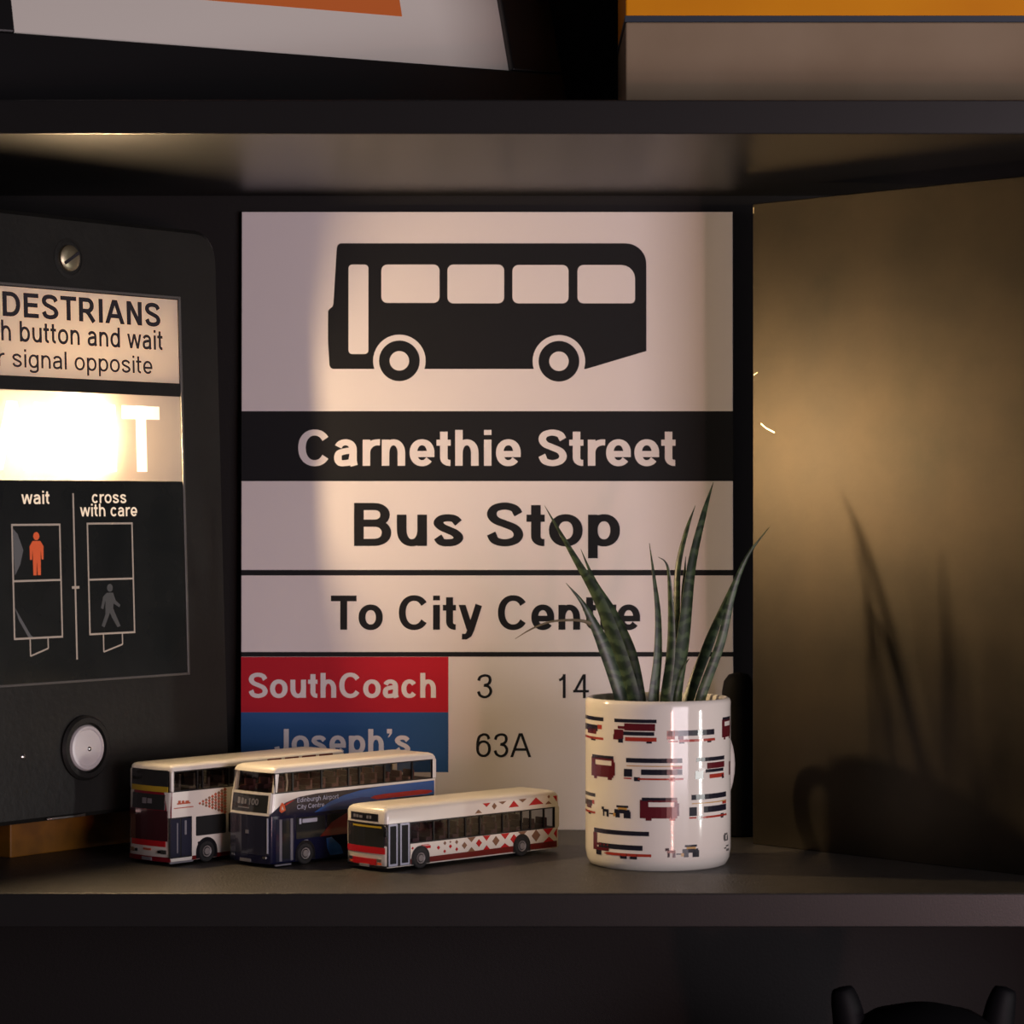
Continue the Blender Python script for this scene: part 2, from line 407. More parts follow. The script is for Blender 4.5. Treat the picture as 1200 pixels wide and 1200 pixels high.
def write(name, parent, material, text, x0, x1, base, cap, place, w=.205, h=.165, track=0.0):
    """letters fitted between x0 and x1 with the given cap height; place(x, z, lift) -> local 3D point"""
    strokes = []; pen = 0
    for ch in text:
        adv, ss = glyph(ch, w, h)
        for L, R in ss: strokes.append(([q + Vector((pen, 0)) for q in L], [q + Vector((pen, 0)) for q in R]))
        pen += adv + track
    xs = [q.x for L, R in strokes for q in L + R]; a, b = min(xs), max(xs)
    sx = (x1 - x0) / (b - a); mb = MB()
    for k, (L, R) in enumerate(strokes):
        lift = (k % 7) * 4e-6
        for i in range(len(L) - 1):
            mb.poly([place(x0 + (q.x - a) * sx, base + q.y * cap, lift) for q in (R[i], R[i + 1], L[i + 1], L[i])])
    return mb.build(name, material, parent, fix=False)

def flat(name, parent, material, polys, place, thick=0.0):
    """flat printed shapes; polys: list of 2D outlines"""
    mb = MB()
    for k, P in enumerate(polys):
        mb.poly([place(x, z, (k % 7) * 4e-6) for x, z in P])
    return mb.build(name, material, parent, fix=False)

# ------------------------------------------------------------------ the setting
mb = MB(); mb.box(-2.2, 2.2, -2.6, 1.9, -.05, 0); tag(mb.build('floor', FLOORM), 'dark wooden floor of the room', None, None, 'structure')
mb = MB(); mb.box(-2.2, 2.2, 1.79, 1.9, 0, 2.6); tag(mb.build('wall_back', WALL), 'plain wall behind the bookcase', None, None, 'structure')

# bookcase: front edge at y 1.45
ZS = .997                      # top of the shelf everything stands on
ZT = EYE + .2102               # top of the shelf above
YF, YB = 1.45, 1.742
bc = empty('bookcase', (0, YF, 0), 0, 'black laminate open bookcase whose shelves carry the sign, buses, mug and pictures', 'bookcase')
for sx in (-1, 1):
    mb = MB(); mb.box(min(sx * .42, sx * .438), max(sx * .42, sx * .438), 0, .33, 0, 1.83); mb.build('side_panel', SHELF, bc, bevel=.0008)
def shelf(top, th=.0178):
    mb = MB(); mb.box(-.4199, .4199, 0, YB - YF, top - th, top); mb.m[-1] = 1; mb.build('shelf', [SHELF, SHELF_TOP], bc, bevel=.0007)
for z in (.08, .36, .676, ZS, ZT, 1.80): shelf(z)
mb = MB(); mb.box(-.4199, .4199, YB - YF + .0002, YB - YF + .006, .0, 1.83); mb.build('back_panel', SHELF_BACK, bc)

# ------------------------------------------------------------------ bus stop sign
U = .5317e-3                   # one drawing unit on the sign
TILT = radians(.85)
sg = empty('bus_stop_sign', (-.01542, 1.7312, ZS), 0, 'white bus stop sign lettered Carnethie Street, leaning against the back of the bookcase', 'sign')
TH = .003
def S3(x, y, lift=0, out=.00012):
    """drawing units (x right from 571, y down) -> local"""
    X = (x - 571) * U; Z = (972 - y) * U; o = -(out + lift)
    return (X, o * cos(TILT) + Z * sin(TILT), Z * cos(TILT) - o * sin(TILT) * -1 * -1)
mb = MB()
mb.prism([S3(x, y, 0, 0) for x, y in ((283, 972), (859, 972), (859, 248), (283, 248))], (0, TH * cos(TILT), -TH * sin(TILT) * 0))
mb.build('panel', SIGNW, sg, bevel=.0003)
SP = lambda x, y, lift=0: S3(x, y, lift)
SP2 = lambda x, y, lift=0: S3(x, y, lift, .00024)
SP3 = lambda x, y, lift=0: S3(x, y, lift, .00036)
SPw = lambda x, y, lift=0: S3(x, -y, lift, .00024)
SPk = lambda x, y, lift=0: S3(x, -y, lift, .00012)
R4 = lambda x0, x1, y0, y1: [(x0, y1), (x1, y1), (x1, y0), (x0, y0)]
flat('name_band', sg, SIGNK, [R4(283, 859, 482, 564)], SP)
for y0, y1 in ((668, 674.5), (764, 769.5)): flat('divider_line', sg, SIGNK, [R4(283, 859, y0, y1)], SP)
flat('red_block', sg, SIGNR, [R4(283, 525.5, 769.8, 834.5)], SP)
flat('blue_block', sg, SIGNB, [R4(283, 525.5, 834.5, 904.5)], SP)
# pictogram
pic = flat('bus_pictogram', sg, SIGNK, [[(390, 432.5), (387.5, 431), (386, 428), (384.3, 400), (384.3, 364.5), (386, 362), (389.5, 359.5), (390.6, 356), (394.4, 291), (395.5, 287), (398.5, 285),
        (733, 285)] + [(733 + 24.5 * sin(radians(a)), 285 + 24 - 24 * cos(radians(a))) for a in range(10, 91, 10)] + [(757.5, 411.5), (687, 432.5)]], SP)
yf = lambda P: [(x, y) for x, y in P]
wins = [rrect(408.3, 431.6, 310, 415, 4.5), rrect(446.8, 515, 310, 355, 7), rrect(524.3, 590.8, 310, 355.5, 7), rrect(600.5, 666.3, 310.5, 355.5, 7),
        rrect(676.8, 744.3, 310.5, 355.5, [7, 12, 5, 7])]
wins[4] = rrect(676.8, 744.3, 310.5, 355.5, [7, 16, 5, 7])
for w_ in wins: flat('bus_window_shape', pic, SIGNW, [w_], SP2)
for wx, wy in ((468, 423), (655, 423.5)):
    flat('wheel_arch_shape', pic, SIGNW, [disc(wx, wy, 30.8)], SP2)
    flat('tyre_shape', pic, SIGNK, [disc(wx, wy, 23.9)], SP3)
    flat('hub_shape', pic, SIGNW, [disc(wx, wy, 11.4)], lambda x, y, l=0: S3(x, y, l, .00048))
write('lettering', sg, SIGNW, 'Carnethie Street', 349.5, 791.5, -546, 42, SPw, .212, .168, .0)['label'] = 'white street name lettering'
write('lettering', sg, SIGNK, 'Bus Stop', 415, 726.5, -640, 50.5, SPk, .212, .168, .0)['label'] = 'black words Bus Stop'
write('lettering', sg, SIGNK, 'To City Centre', 388, 750, -738, 40, SPk, .212, .168, .0)['label'] = 'black words To City Centre'
write('lettering', sg, SIGNW, 'SouthCoach', 292, 511, -817.5, 29, SPw, .212, .168, .0)['label'] = 'white word SouthCoach on red'
write('lettering', sg, SIGNW, 'Joseph’s', 322, 481, -883, 29, SPw, .212, .168, .0)['label'] = 'white word Joseph’s on blue'
for t, a, b, y in (('3', 559, 577, -818), ('14', 654.5, 690, -818), ('63A', 558, 622.5, -887)):
    write('route_number', sg, SIGNK, t, a, b, y, 28, SPk, .125, .105, .0)

# ------------------------------------------------------------------ pedestrian crossing box
mm = .001
ca, cb = -.24854, 1.58396
pb = empty('crossing_signal_box', (ca, cb, ZS), radians(52.139), 'black pedestrian crossing control box with lit wait panel at the left of the shelf', 'crossing box')
LEAN = radians(2)
EZ = EYE - ZS
def F3(u, v, out=0.0):
    """mm on the box's face (u right, v up from eye level, out towards the viewer)"""
    u *= mm; v *= mm; out *= mm
    return (u, v * sin(LEAN) - out * cos(LEAN), EZ + v * cos(LEAN) + out * sin(LEAN))
OUTER = rrect(-122, 122, -178, 164, 16, 6)
OPEN = (-87, 87, 13, 121)
mb = MB()
# front face with the lamp opening, sides and back
def ray_to_rect(x, z, R):
    cx, cz = (R[0] + R[1]) / 2, (R[2] + R[3]) / 2
    dx, dz = x - cx, z - cz
    k = max(abs(dx) / ((R[1] - R[0]) / 2), abs(dz) / ((R[3] - R[2]) / 2))
    return (cx + dx / k, cz + dz / k)
# extra outline points so that the opening's corners are met exactly
cxo, czo = 0, 67
def hit_outer(dx, dz):
    best = None
    n = len(OUTER)
    for i in range(n):
        (x0, z0), (x1, z1) = OUTER[i], OUTER[(i + 1) % n]
        ex, ez = x1 - x0, z1 - z0
        det = dx * -ez + dz * ex
        if abs(det) < 1e-9: continue
        t = ((x0 - cxo) * -ez + (z0 - czo) * ex) / det
        s_ = (dx * (z0 - czo) - dz * (x0 - cxo)) / det
        if t > 0 and -1e-6 <= s_ <= 1 + 1e-6: best = (i, s_, (cxo + dx * t, czo + dz * t))
    return best
ins = []
for qx, qz in ((-87, 13), (87, 13), (87, 121), (-87, 121)):
    h_ = hit_outer(qx - cxo, qz - czo)
    if h_: ins.append(h_)
outl = []
for i, pt in enumerate(OUTER):
    outl.append(pt)
    for (j, s_, q) in sorted(ins, key=lambda e: e[1]):
        if j == i: outl.append(q)
inner = [ray_to_rect(x, z, OPEN) for x, z in outl]
chamf = [(x * (119.5 / 122), -178 + 2.5 + (z + 178) * (337 / 342)) for x, z in outl]
fr = [[F3(x, z, 0) for x, z in inner], [F3(x, z, 0) for x, z in chamf], [F3(x, z, -3) for x, z in outl], [F3(x, z, -70) for x, z in outl]]
mb.loft(fr, 0, (False, True))
# opening's reveal
mb.loft([[F3(x, z, 0) for x, z in inner], [F3(x, z, -8) for x, z in inner]], 0, (False, False))
mb.build('casing', CAST, pb, smooth=25)
# lamp chamber (open box behind the opening)
mb = MB()
mb.loft([[F3(u, v, o) for u, v in ((-87.5, 12.5), (87.5, 12.5), (87.5, 121.5), (-87.5, 121.5))] for o in (-4, -45)], 0, (False, True))
mb.build('lamp_chamber', CAV, pb)
mb = MB()
rg = []
for i in range(9):
    t = pi * i / 8
    rg.append([F3(10 + 15 * max(sin(t), .001) * cos(2 * pi * k / 20) * 1.0, 39 + 15 * max(sin(t), .001) * sin(2 * pi * k / 20), -6 + 4 * cos(t)) for k in range(20)])
mb.loft(rg)
BM = bpy.data.materials.new('lamp_glow'); BM.use_nodes = True
nt = BM.node_tree; nt.nodes.remove(nt.nodes['Principled BSDF']); em = nt.nodes.new('ShaderNodeEmission')
em.inputs[0].default_value = BULB_COL; em.inputs[1].default_value = BULB; nt.links.new(em.outputs[0], nt.nodes['Material Output'].inputs[0])
bulb = mb.build('bulb', BM, pb, smooth=60)
def panel_box(u0, u1, v0, v1, o0, o1):
    mb = MB(); mb.loft([[F3(u, v, o) for u, v in ((u0, v0), (u1, v0), (u1, v1), (u0, v1))] for o in (o0, o1)]); return mb
def panel_sheet(u0, u1, v0, v1, o):
    mb = MB(); mb.poly([F3(u, v, o) for u, v in ((u0, v0), (u1, v0), (u1, v1), (u0, v1))]); return mb
hd = panel_sheet(-87, 87, 71, 121, -.6).build('heading_panel', HEADS, pb, fix=False); hd['label'] = 'backlit cream panel headed pedestrians'
wp = panel_sheet(-87, 87, 13.2, 63.6, -.6).build('wait_panel', WAITS, pb, fix=False); wp['label'] = 'glowing white wait panel'
panel_box(-87, 87, 63.4, 71.2, -9, .3).build('divider_bar', CAST, pb)
PF = lambda u, v, l=0: F3(u, v, .08 - .6 + l * 1000)
write('lettering', hd, INK, 'PEDESTRIANS', -79, 72.3, 104.3, 13.8, PF, .205, .175, .03)
write('lettering', hd, INK, 'Push button and wait', -80, 73.7, 90.6, 11.6, PF, .165, .14, .03)
write('lettering', hd, INK, 'for signal opposite', -70, 64.7, 76.2, 10.2, PF, .145, .12, .03)
write('wait_lettering', wp, WAITL, 'WAIT', -70, 69.5, 18.6, 38.4, PF, .21, .20, .04)
# legend plate below the lamp
panel_box(-86, 86, -100.2, 12.6, -.5, .5).build('legend_plate', LEGEND, pb)
lp = pb.children[-1]
PL = lambda u, v, l=0: F3(u, v, .58 + l * 1000)
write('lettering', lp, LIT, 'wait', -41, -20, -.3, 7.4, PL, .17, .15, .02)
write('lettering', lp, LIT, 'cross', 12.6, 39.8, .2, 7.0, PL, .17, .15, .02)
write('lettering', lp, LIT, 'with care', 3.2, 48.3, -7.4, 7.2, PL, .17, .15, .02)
def frame_lines(x0, x1, y0, y1, ym, t=1.1):
    return [R4(x0, x1, y1 - t, y1), R4(x0, x1, y0, y0 + t), R4(x0, x0 + t, y0, y1), R4(x1 - t, x1, y0, y1), R4(x0, x1, ym - t / 2, ym + t / 2)]
def seg(a, b, t=.9):
    dx, dz = b[0] - a[0], b[1] - a[1]; L = hypot(dx, dz); nx, nz = -dz / L * t / 2, dx / L * t / 2
    return [(a[0] + nx, a[1] + nz), (a[0] - nx, a[1] - nz), (b[0] - nx, b[1] - nz), (b[0] + nx, b[1] + nz)]
flat('signal_outline', lp, LINEP, frame_lines(-49, -12.2, -75.8, -11.4, -43.2) + [seg((-37, -75.8), (-37, -85.2)), seg((-37, -85.2), (-23.6, -81.4)), seg((-23.6, -81.4), (-23.6, -75.8))], PL)
flat('signal_outline', lp, LINEP, frame_lines(8, 44.4, -75.3, -11, -43.6) + [seg((19, -75.3), (19, -85.2)), seg((19, -85.2), (34, -81.4)), seg((34, -81.4), (34, -75.3))], PL)
flat('divider_line', lp, LINEP, [R4(-2.5, -1.3, -88.7, 5.8), R4(-4.5, 1.2, -48.5, -47)], PL)
# standing and walking figures of the diagram
stand = [disc(-30.6, -18.3, 2.3, 16), [(-33.5, -21), (-27.7, -21), (-25.4, -24), (-25.6, -31.5), (-27, -31.5), (-27.6, -26), (-27.8, -40.2), (-30.2, -40.2), (-30.5, -32), (-31, -40.2), (-33.4, -40.2), (-33.6, -26), (-34.2, -31.5), (-35.7, -31.5), (-35.8, -24)]]
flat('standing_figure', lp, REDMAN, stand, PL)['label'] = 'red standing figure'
walk = [disc(25, -48.6, 2.3, 16), [(22.4, -51.4), (27.4, -51.4), (29.4, -56), (33, -58.6), (32, -60), (27.6, -57.6), (27.2, -60.5), (29.6, -65), (32.8, -70.8), (30.2, -71.4), (26, -65.6), (24.6, -62.8), (22.6, -66.6), (20, -71.2), (17.8, -70.2), (21, -63.6), (21.2, -55.8), (19.4, -60.8), (17.6, -60), (19.6, -53.4)]]
flat('walking_figure', lp, GREYMAN, walk, PL)['label'] = 'grey walking figure'
flat('scuff_mark', lp, SCUFF, [[(-48.5, -56), (-47.6, -58), (-36.5, -73.5), (-34, -75), (-38, -75), (-45, -65)], [(-47.8, -14), (-44.5, -17), (-40.5, -26), (-43, -34), (-47, -40), (-47.6, -30)]], PL)
mb = MB()
for R_ in (R4(-88.4, 88.4, -101.6, -100.2), R4(86.6, 88.4, -100.2, 121.6), R4(-88.4, -86.6, -100.2, 121.6), R4(-88.4, 88.4, 121.6, 123)):
    mb.prism([F3(x, z, -.2) for x, z in R_], Vector(F3(0, 0, 1.1)) - Vector(F3(0, 0, 0)))
mb.build('bezel', BEZEL, pb, bevel=.0003)
# push button with its collar
def face_ring(mb, u, v, prof, n=40):
    mb.loft([[F3(u + r * cos(2 * pi * k / n), v + r * sin(2 * pi * k / n), o) for k in range(n)] for r, o in prof])
mb = MB(); face_ring(mb, 2.8, -139, [(18.5, -1), (18.5, 1.5), (17, 3), (14.4, 3), (14, .8)]); col = mb.build('button_collar', CAST, pb, smooth=30)
mb = MB(); face_ring(mb, 2.8, -139, [(13, .2), (13, 1.8), (12.2, 3), (10.8, 3.3), (10.2, 2.6), (6, 2.9), (.01, 3.0)]); b_ = mb.build('push_button', BUTTON, pb, smooth=25)
mb = MB(); face_ring(mb, 3.6, -139.6, [(1.5, 2.6), (1.4, 3.4), (.9, 3.8), (.01, 3.9)], 16); mb.build('button_pip', CHROME, b_, smooth=60)
mb = MB(); face_ring(mb, 0, 139.8, [(11.5, -.5), (11.5, .2), (9.6, .4), (9.4, -.4)]); mb.build('screw_recess', CAST, pb, smooth=25)
SCREWM = mat('brass_screw', (.40, .36, .24, 1), .38, metal=.9)
mb = MB(); face_ring(mb, -.5, 139.8, [(7.6, -.3), (7.4, 1.6), (6.2, 2.5), (3.2, 2.8), (.01, 2.9)], 24); sc = mb.build('screw', SCREWM, pb, smooth=35)
mb = MB(); mb.prism([F3(x, z, 2.2) for x, z in seg((-5.8, 136.5), (4.8, 143), 1.7)], Vector(F3(0, 0, 1)) - Vector(F3(0, 0, 0))); mb.build('screw_slot', INK, sc)
mb = MB(); face_ring(mb, -43.8, -140.8, [(1.6, -.2), (1.5, .5), (.8, 1.0), (.01, 1.0)], 16); mb.build('rivet', CHROME, pb, smooth=40)
mb = MB(); mb.prism([F3(x, z, -.1) for x, z in ((-27.4, -177.3), (2, -177.6), (2, -175.9), (-6, -176.5), (-27.4, -176.4))], Vector(F3(0, 0, .4)) - Vector(F3(0, 0, 0))); mb.build('bare_edge', CHROME, pb)['label'] = 'bare metal chip on lower edge'
# yellow foot block that the casing stands on
mb = MB(); mb.box(-.016, .118, .0365, .080, 0, .0205); mb.build('foot_block', YEL, pb, bevel=.0008)['label'] = 'yellow foot block'
mb = MB(); mb.box(-.112, -.03, .045, .070, 0, .0205); mb.build('foot_block', CAST, pb, bevel=.0008)['label'] = 'black foot block'

# ------------------------------------------------------------------ bronze metal plate on the right
pdx, pdy = .6947, -.7193
pl = math.hypot(pdx, pdy); pa = atan2(pdy, pdx)
pt = empty('metal_plate', (.1435, 1.66, ZS), pa, 'scratched bronze metal plate standing upright at the right of the shelf', 'plate')
mb = MB(); mb.box(0, .235, 0, .0022, 0, .3815); mb.build('sheet', PLATE, pt, bevel=.0004)
# scratches on the sheet's face (local y < 0 faces the room)
def scr(pts, t):
    mb = MB(); L, R = [], []
    for k, p in enumerate(pts):
        a, b = pts[max(k - 1, 0)], pts[min(k + 1, len(pts) - 1)]
        d = hypot(b[0] - a[0], b[1] - a[1]); nx, nz = -(b[1] - a[1]) / d * t / 2, (b[0] - a[0]) / d * t / 2
        L.append((p[0] + nx, -.0002, p[1] + nz)); R.append((p[0] - nx, -.0002, p[1] - nz))
    mb.loft([L, R], closed=False)
    mb.build('scratch', SCRATCH, pt, fix=False)['label'] = 'bright scratch'
scr([(.0066, .2505), (.011, .2475), (.0172, .245)], .0007); scr([(.1985, .3000), (.2035, .3018), (.211, .3018)], .0012)
scr([(.001, .2795), (.004, .281)], .0006); scr([(.0008, .3758), (.0009, .3795)], .0009)

# ------------------------------------------------------------------ mug
MX, MY = .08245, 1.5734
mg = empty('mug', (MX, MY, ZS), 0, 'white glazed mug printed with rows of little buses, holding a spiky plant', 'mug')
mb = MB()
prof = [(.0001, .0012), (.036, .0012), (.0372, 0), (.0388, .0008), (.0402, .004), (.041, .009), (.041, .0095), (.041, .0125), (.041, .030), (.041, .060), (.041, .0845), (.041, .0875), (.041, .088), (.0411, .0915), (.0405, .0932), (.0393, .0938), (.0381, .0930), (.0376, .0905), (.0375, .012), (.035, .006), (.0001, .005)]
lathe(mb, prof, 96); mb.build('body', GLAZE, mg, smooth=50)
ha = radians(52)
path = []
for i in range(17):
    t = -pi / 2 + pi * i / 16
    rr = .0395 + .0315 * cos(t) ** .8 if cos(t) > 0 else .0395
    path.append((rr * cos(ha), rr * sin(ha), .0505 + .0255 * sin(t)))
mb = MB(); tube(mb, path, [.0055] + [.0044] * 15 + [.0055], 12); mb.build('handle', GLAZE, mg, smooth=60)
PRINTS = [('car', -87.2, -50.4, 70.7, 84.1), ('dd', -40.0, -4.0, 70.8, 84.0), ('coach', 4.0, 47.4, 70.7, 78.7), ('mar', 57.3, 77.3, 71.3, 83.7), ('mar', -67.4, -38.3, 49.7, 63.0), ('ddw', -30.2, 17.0, 49.9, 62.6), ('ddm', 26.4, 61.2, 49.7, 62.5), ('sl', 71.1, 77.3, 50.8, 58.4), ('car', -87.2, -61.2, 29.2, 41.2), ('horse', -52.6, -24.1, 28.3, 36.8), ('mar', -17.0, 13.5, 28.3, 41.0), ('ddw', 22.0, 65.7, 28.0, 42.2), ('long', -64.1, -8.1, 6.7, 22.2), ('horse', 2.7, 30.9, 7.0, 15.4), ('txt', 59.8, 73.3, 7.4, 20.2)]
N_, M_, R_, G_, T_, W_ = 0, 1, 2, 3, 4, 5
KIND = {  # rectangles (x0, x1, z0, z1, colour) in a unit box
 'car': [(0, 1, .84, 1, N_), (0, .8, .40, .66, N_), (.3, .75, .28, .48, M_), (.8, .95, .5, .68, R_), (0, 1, .06, .16, R_), (.5, .72, .0, .16, N_)],
 'dd': [(.03, 1, .85, 1, N_), (.28, .97, .52, .82, M_), (.12, .97, .58, .70, M_), (.02, .26, .16, .55, M_), (.26, .95, .32, .48, N_), (.3, 1, .08, .25, R_), (.13, .25, 0, .2, N_), (.78, .9, 0, .18, N_), (0, .14, .12, .34, M_)],
 'coach': [(0, .98, .52, .9, N_), (0, .14, .30, .9, M_), (.2, .3, .28, .52, M_), (.22, 1, .10, .28, R_), (.02, .2, .1, .2, M_), (.22, .32, 0, .2, N_), (.8, .9, 0, .2, N_)],
 'mar': [(.05, .95, .85, 1, N_), (0, .95, .10, .60, M_), (0, .22, .58, .90, M_), (.95, 1, .2, .75, M_), (.22, .94, .80, .88, M_), (.15, .3, 0, .14, M_), (.75, .9, 0, .14, M_), (.88, .96, .55, .85, M_)],
 'ddw': [(.04, .98, .80, 1, N_), (0, .15, .18, .52, N_), (.30, .98, .28, .52, N_), (.05, .95, .64, .68, G_), (.82, .98, .54, .68, R_), (.25, 1, .06, .14, R_), (.18, .28, 0, .18, N_), (.76, .86, 0, .18, N_), (0, .14, .08, .14, R_)],
 'ddm': [(.05, 1, .83, 1, N_), (.35, 1, .50, .76, M_), (.3, .95, .34, .48, N_), (.02, .24, .08, .44, N_), (.42, .98, .08, .26, R_), (.88, .98, .02, .2, N_), (.1, .3, .4, .55, M_)],
 'sl': [(.2, .9, 0, 1, M_)],
 'horse': [(.55, .92, .78, .92, N_), (.48, .96, .40, .66, N_), (.6, .88, .62, .78, G_), (.88, .99, .10, .55, N_), (.52, .66, .12, .44, N_), (.44, .52, .18, .40, G_), (.78, .94, .1, .4, N_), (.3, .48, .30, .38, N_), (.05, .28, .42, .60, N_), (0, .1, .56, .74, N_), (.06, .12, .14, .45, N_), (.2, .28, .12, .45, N_)],
 'long': [(.02, .97, .84, 1, N_), (.0, .10, .22, .84, M_), (.1, .34, .40, .48, M_), (.14, .88, .32, .50, N_), (.05, .35, .22, .34, M_), (.30, 1, .10, .2, R_), (.08, .2, .06, .24, N_), (.55, .65, 0, .2, N_), (.70, .80, 0, .2, N_), (.26, .56, .13, .17, R_)],
 'txt': [(.1, .6, .82, .9, T_), (0, .3, .62, .84, T_), (.5, .7, .6, .8, T_), (.1, .7, .56, .62, T_), (.35, .8, .3, .36, T_), (.1, .4, .22, .28, T_), (.4, .9, .1, .2, T_)],
}
mb = MB(); RM = .04112
for kd, a0, a1, z0, z1 in PRINTS:
    for (x0, x1, q0, q1, c) in KIND[kd]:
        b0 = a0 + (a1 - a0) * x0; b1 = a0 + (a1 - a0) * x1; k = max(1, int(abs(b1 - b0) / 4))
        c0 = (z0 + (z1 - z0) * q0) * mm; c1 = (z0 + (z1 - z0) * q1) * mm
        for i in range(k):
            p0 = radians(b0 + (b1 - b0) * i / k); p1 = radians(b0 + (b1 - b0) * (i + 1) / k); r_ = RM + (c % 6) * 6e-6
            mb.poly([(r_ * sin(p0), -r_ * cos(p0), c0), (r_ * sin(p1), -r_ * cos(p1), c0), (r_ * sin(p1), -r_ * cos(p1), c1), (r_ * sin(p0), -r_ * cos(p0), c1)], c)
mb.build('printed_pattern', [NAVY, MAROON, PRED, GOLD, GREYP], mg, fix=False)['label'] = 'rows of printed buses and horse carriages'

# ------------------------------------------------------------------ small black container behind the mug
ct = empty('container', (.1385, 1.702, ZS), 0, 'small black rounded container behind the mug, at the right edge of the bus stop sign', 'container')
mb = MB(); lathe(mb, [(.0001, 0), (.0095, 0), (.0105, .001), (.0105, .078), (.0098, .080)], 32); mb.build('body', BOTTLE, ct, smooth=40)
mb = MB(); lathe(mb, [(.0001, .0795), (.0100, .0795), (.0102, .088), (.0090, .0945), (.006, .0985), (.0001, .1000)], 32); mb.build('cap', BOTTLE, ct, smooth=50)

# ------------------------------------------------------------------ plant in the mug
LV = dict(
A=[(-21.4, -11.4, 93.8, 4.34), (-30.7, -13.9, 122.2, 4.34), (-38.0, -16.4, 138.1, 2.76), (-44.0, -18.9, 148.7, 1.31), (-52.3, -21.4, 158.6, 0.13)],
B=[(-14.8, -5.4, 93.4, 5.55), (-23.0, -1.9, 121.6, 5.17), (-32.9, 1.6, 148.0, 3.72), (-47.3, 5.1, 173.1, 1.99), (-63.9, 8.6, 201.7, 0.13)],
C=[(-10.0, 8.6, 92.4, 4.13), (-15.1, 12.6, 118.2, 4.01), (-24.4, 16.6, 139.4, 3.22), (-35.0, 20.6, 158.1, 1.47), (-43.0, 24.6, 176.8, 0.13)],
D=[(-38.5, -19.9, 135.6, 1.18), (-42.1, -21.6, 137.3, 0.92), (-49.3, -23.3, 138.1, 0.72), (-61.1, -25.0, 137.2, 0.59), (-71.6, -26.7, 133.3, 0.46), (-80.7, -28.4, 127.9, 0.13)],
E=[(-3.1, -13.4, 93.9, 3.55), (-0.7, -10.9, 116.8, 2.76), (-0.4, -8.4, 140.4, 1.98), (-2.7, -5.9, 162.8, 0.99), (-5.0, -3.4, 180.6, 0.13)],
F=[(3.3, -17.4, 94.2, 3.28), (6.1, -17.8, 117.2, 2.88), (6.6, -18.2, 136.9, 2.23), (5.2, -18.6, 163.1, 1.05), (3.2, -19.0, 170.3, 0.52), (-0.8, -19.4, 173.1, 0.13)],
G=[(8.4, -1.4, 93.1, 5.83), (14.7, 7.8, 126.5, 4.4), (19.9, 17.1, 166.2, 3.09), (27.3, 26.4, 195.7, 2.03), (33.9, 35.6, 215.3, 0.13)],
H=[(10.1, 14.6, 92.0, 2.68), (11.7, 18.6, 139.3, 2.28), (12.8, 22.6, 166.1, 1.88), (17.9, 26.6, 187.5, 1.35), (23.1, 30.6, 201.7, 0.13)],
I=[(12.8, 20.6, 91.5, 2.42), (15.1, 21.9, 128.4, 2.02), (16.0, 23.3, 152.6, 1.61), (17.2, 24.6, 172.5, 0.13)],
J=[(17.7, 2.6, 92.8, 4.38), (30.1, 9.3, 125.1, 3.87), (39.3, 15.9, 146.2, 2.27), (45.5, 22.6, 161.3, 0.13)],
K=[(23.6, -7.4, 93.5, 4.22), (34.8, -7.2, 124.5, 3.69), (41.9, -6.9, 153.6, 2.64), (50.0, -6.7, 173.3, 1.45), (62.6, -6.4, 190.1, 0.13)],
L=[(9.4, -13.4, 93.9, 1.58), (11.6, -14.4, 105.2, 1.45), (13.6, -15.4, 111.8, 1.05), (16.7, -16.4, 116.3, 0.13)])
TURN = dict(A=20, B=-15, C=10, D=0, E=35, F=-20, G=25, H=-30, I=20, J=-25, K=15, L=10)
SLIM = dict(J=.72, K=.72, D=1, L=1)
SOILZ = .081
pn = empty('snake_plant', (MX, MY, ZS + SOILZ), 0, 'spiky green snake plant growing out of the bus printed mug', 'plant')
mb = MB()
prof = [(.0001, -.006), (.0368, -.006), (.0368, -.001), (.03, .0005), (.018, .0018), (.0001, .0012)]
lathe(mb, prof, 40); mb.build('soil', SOIL, pn, smooth=40)
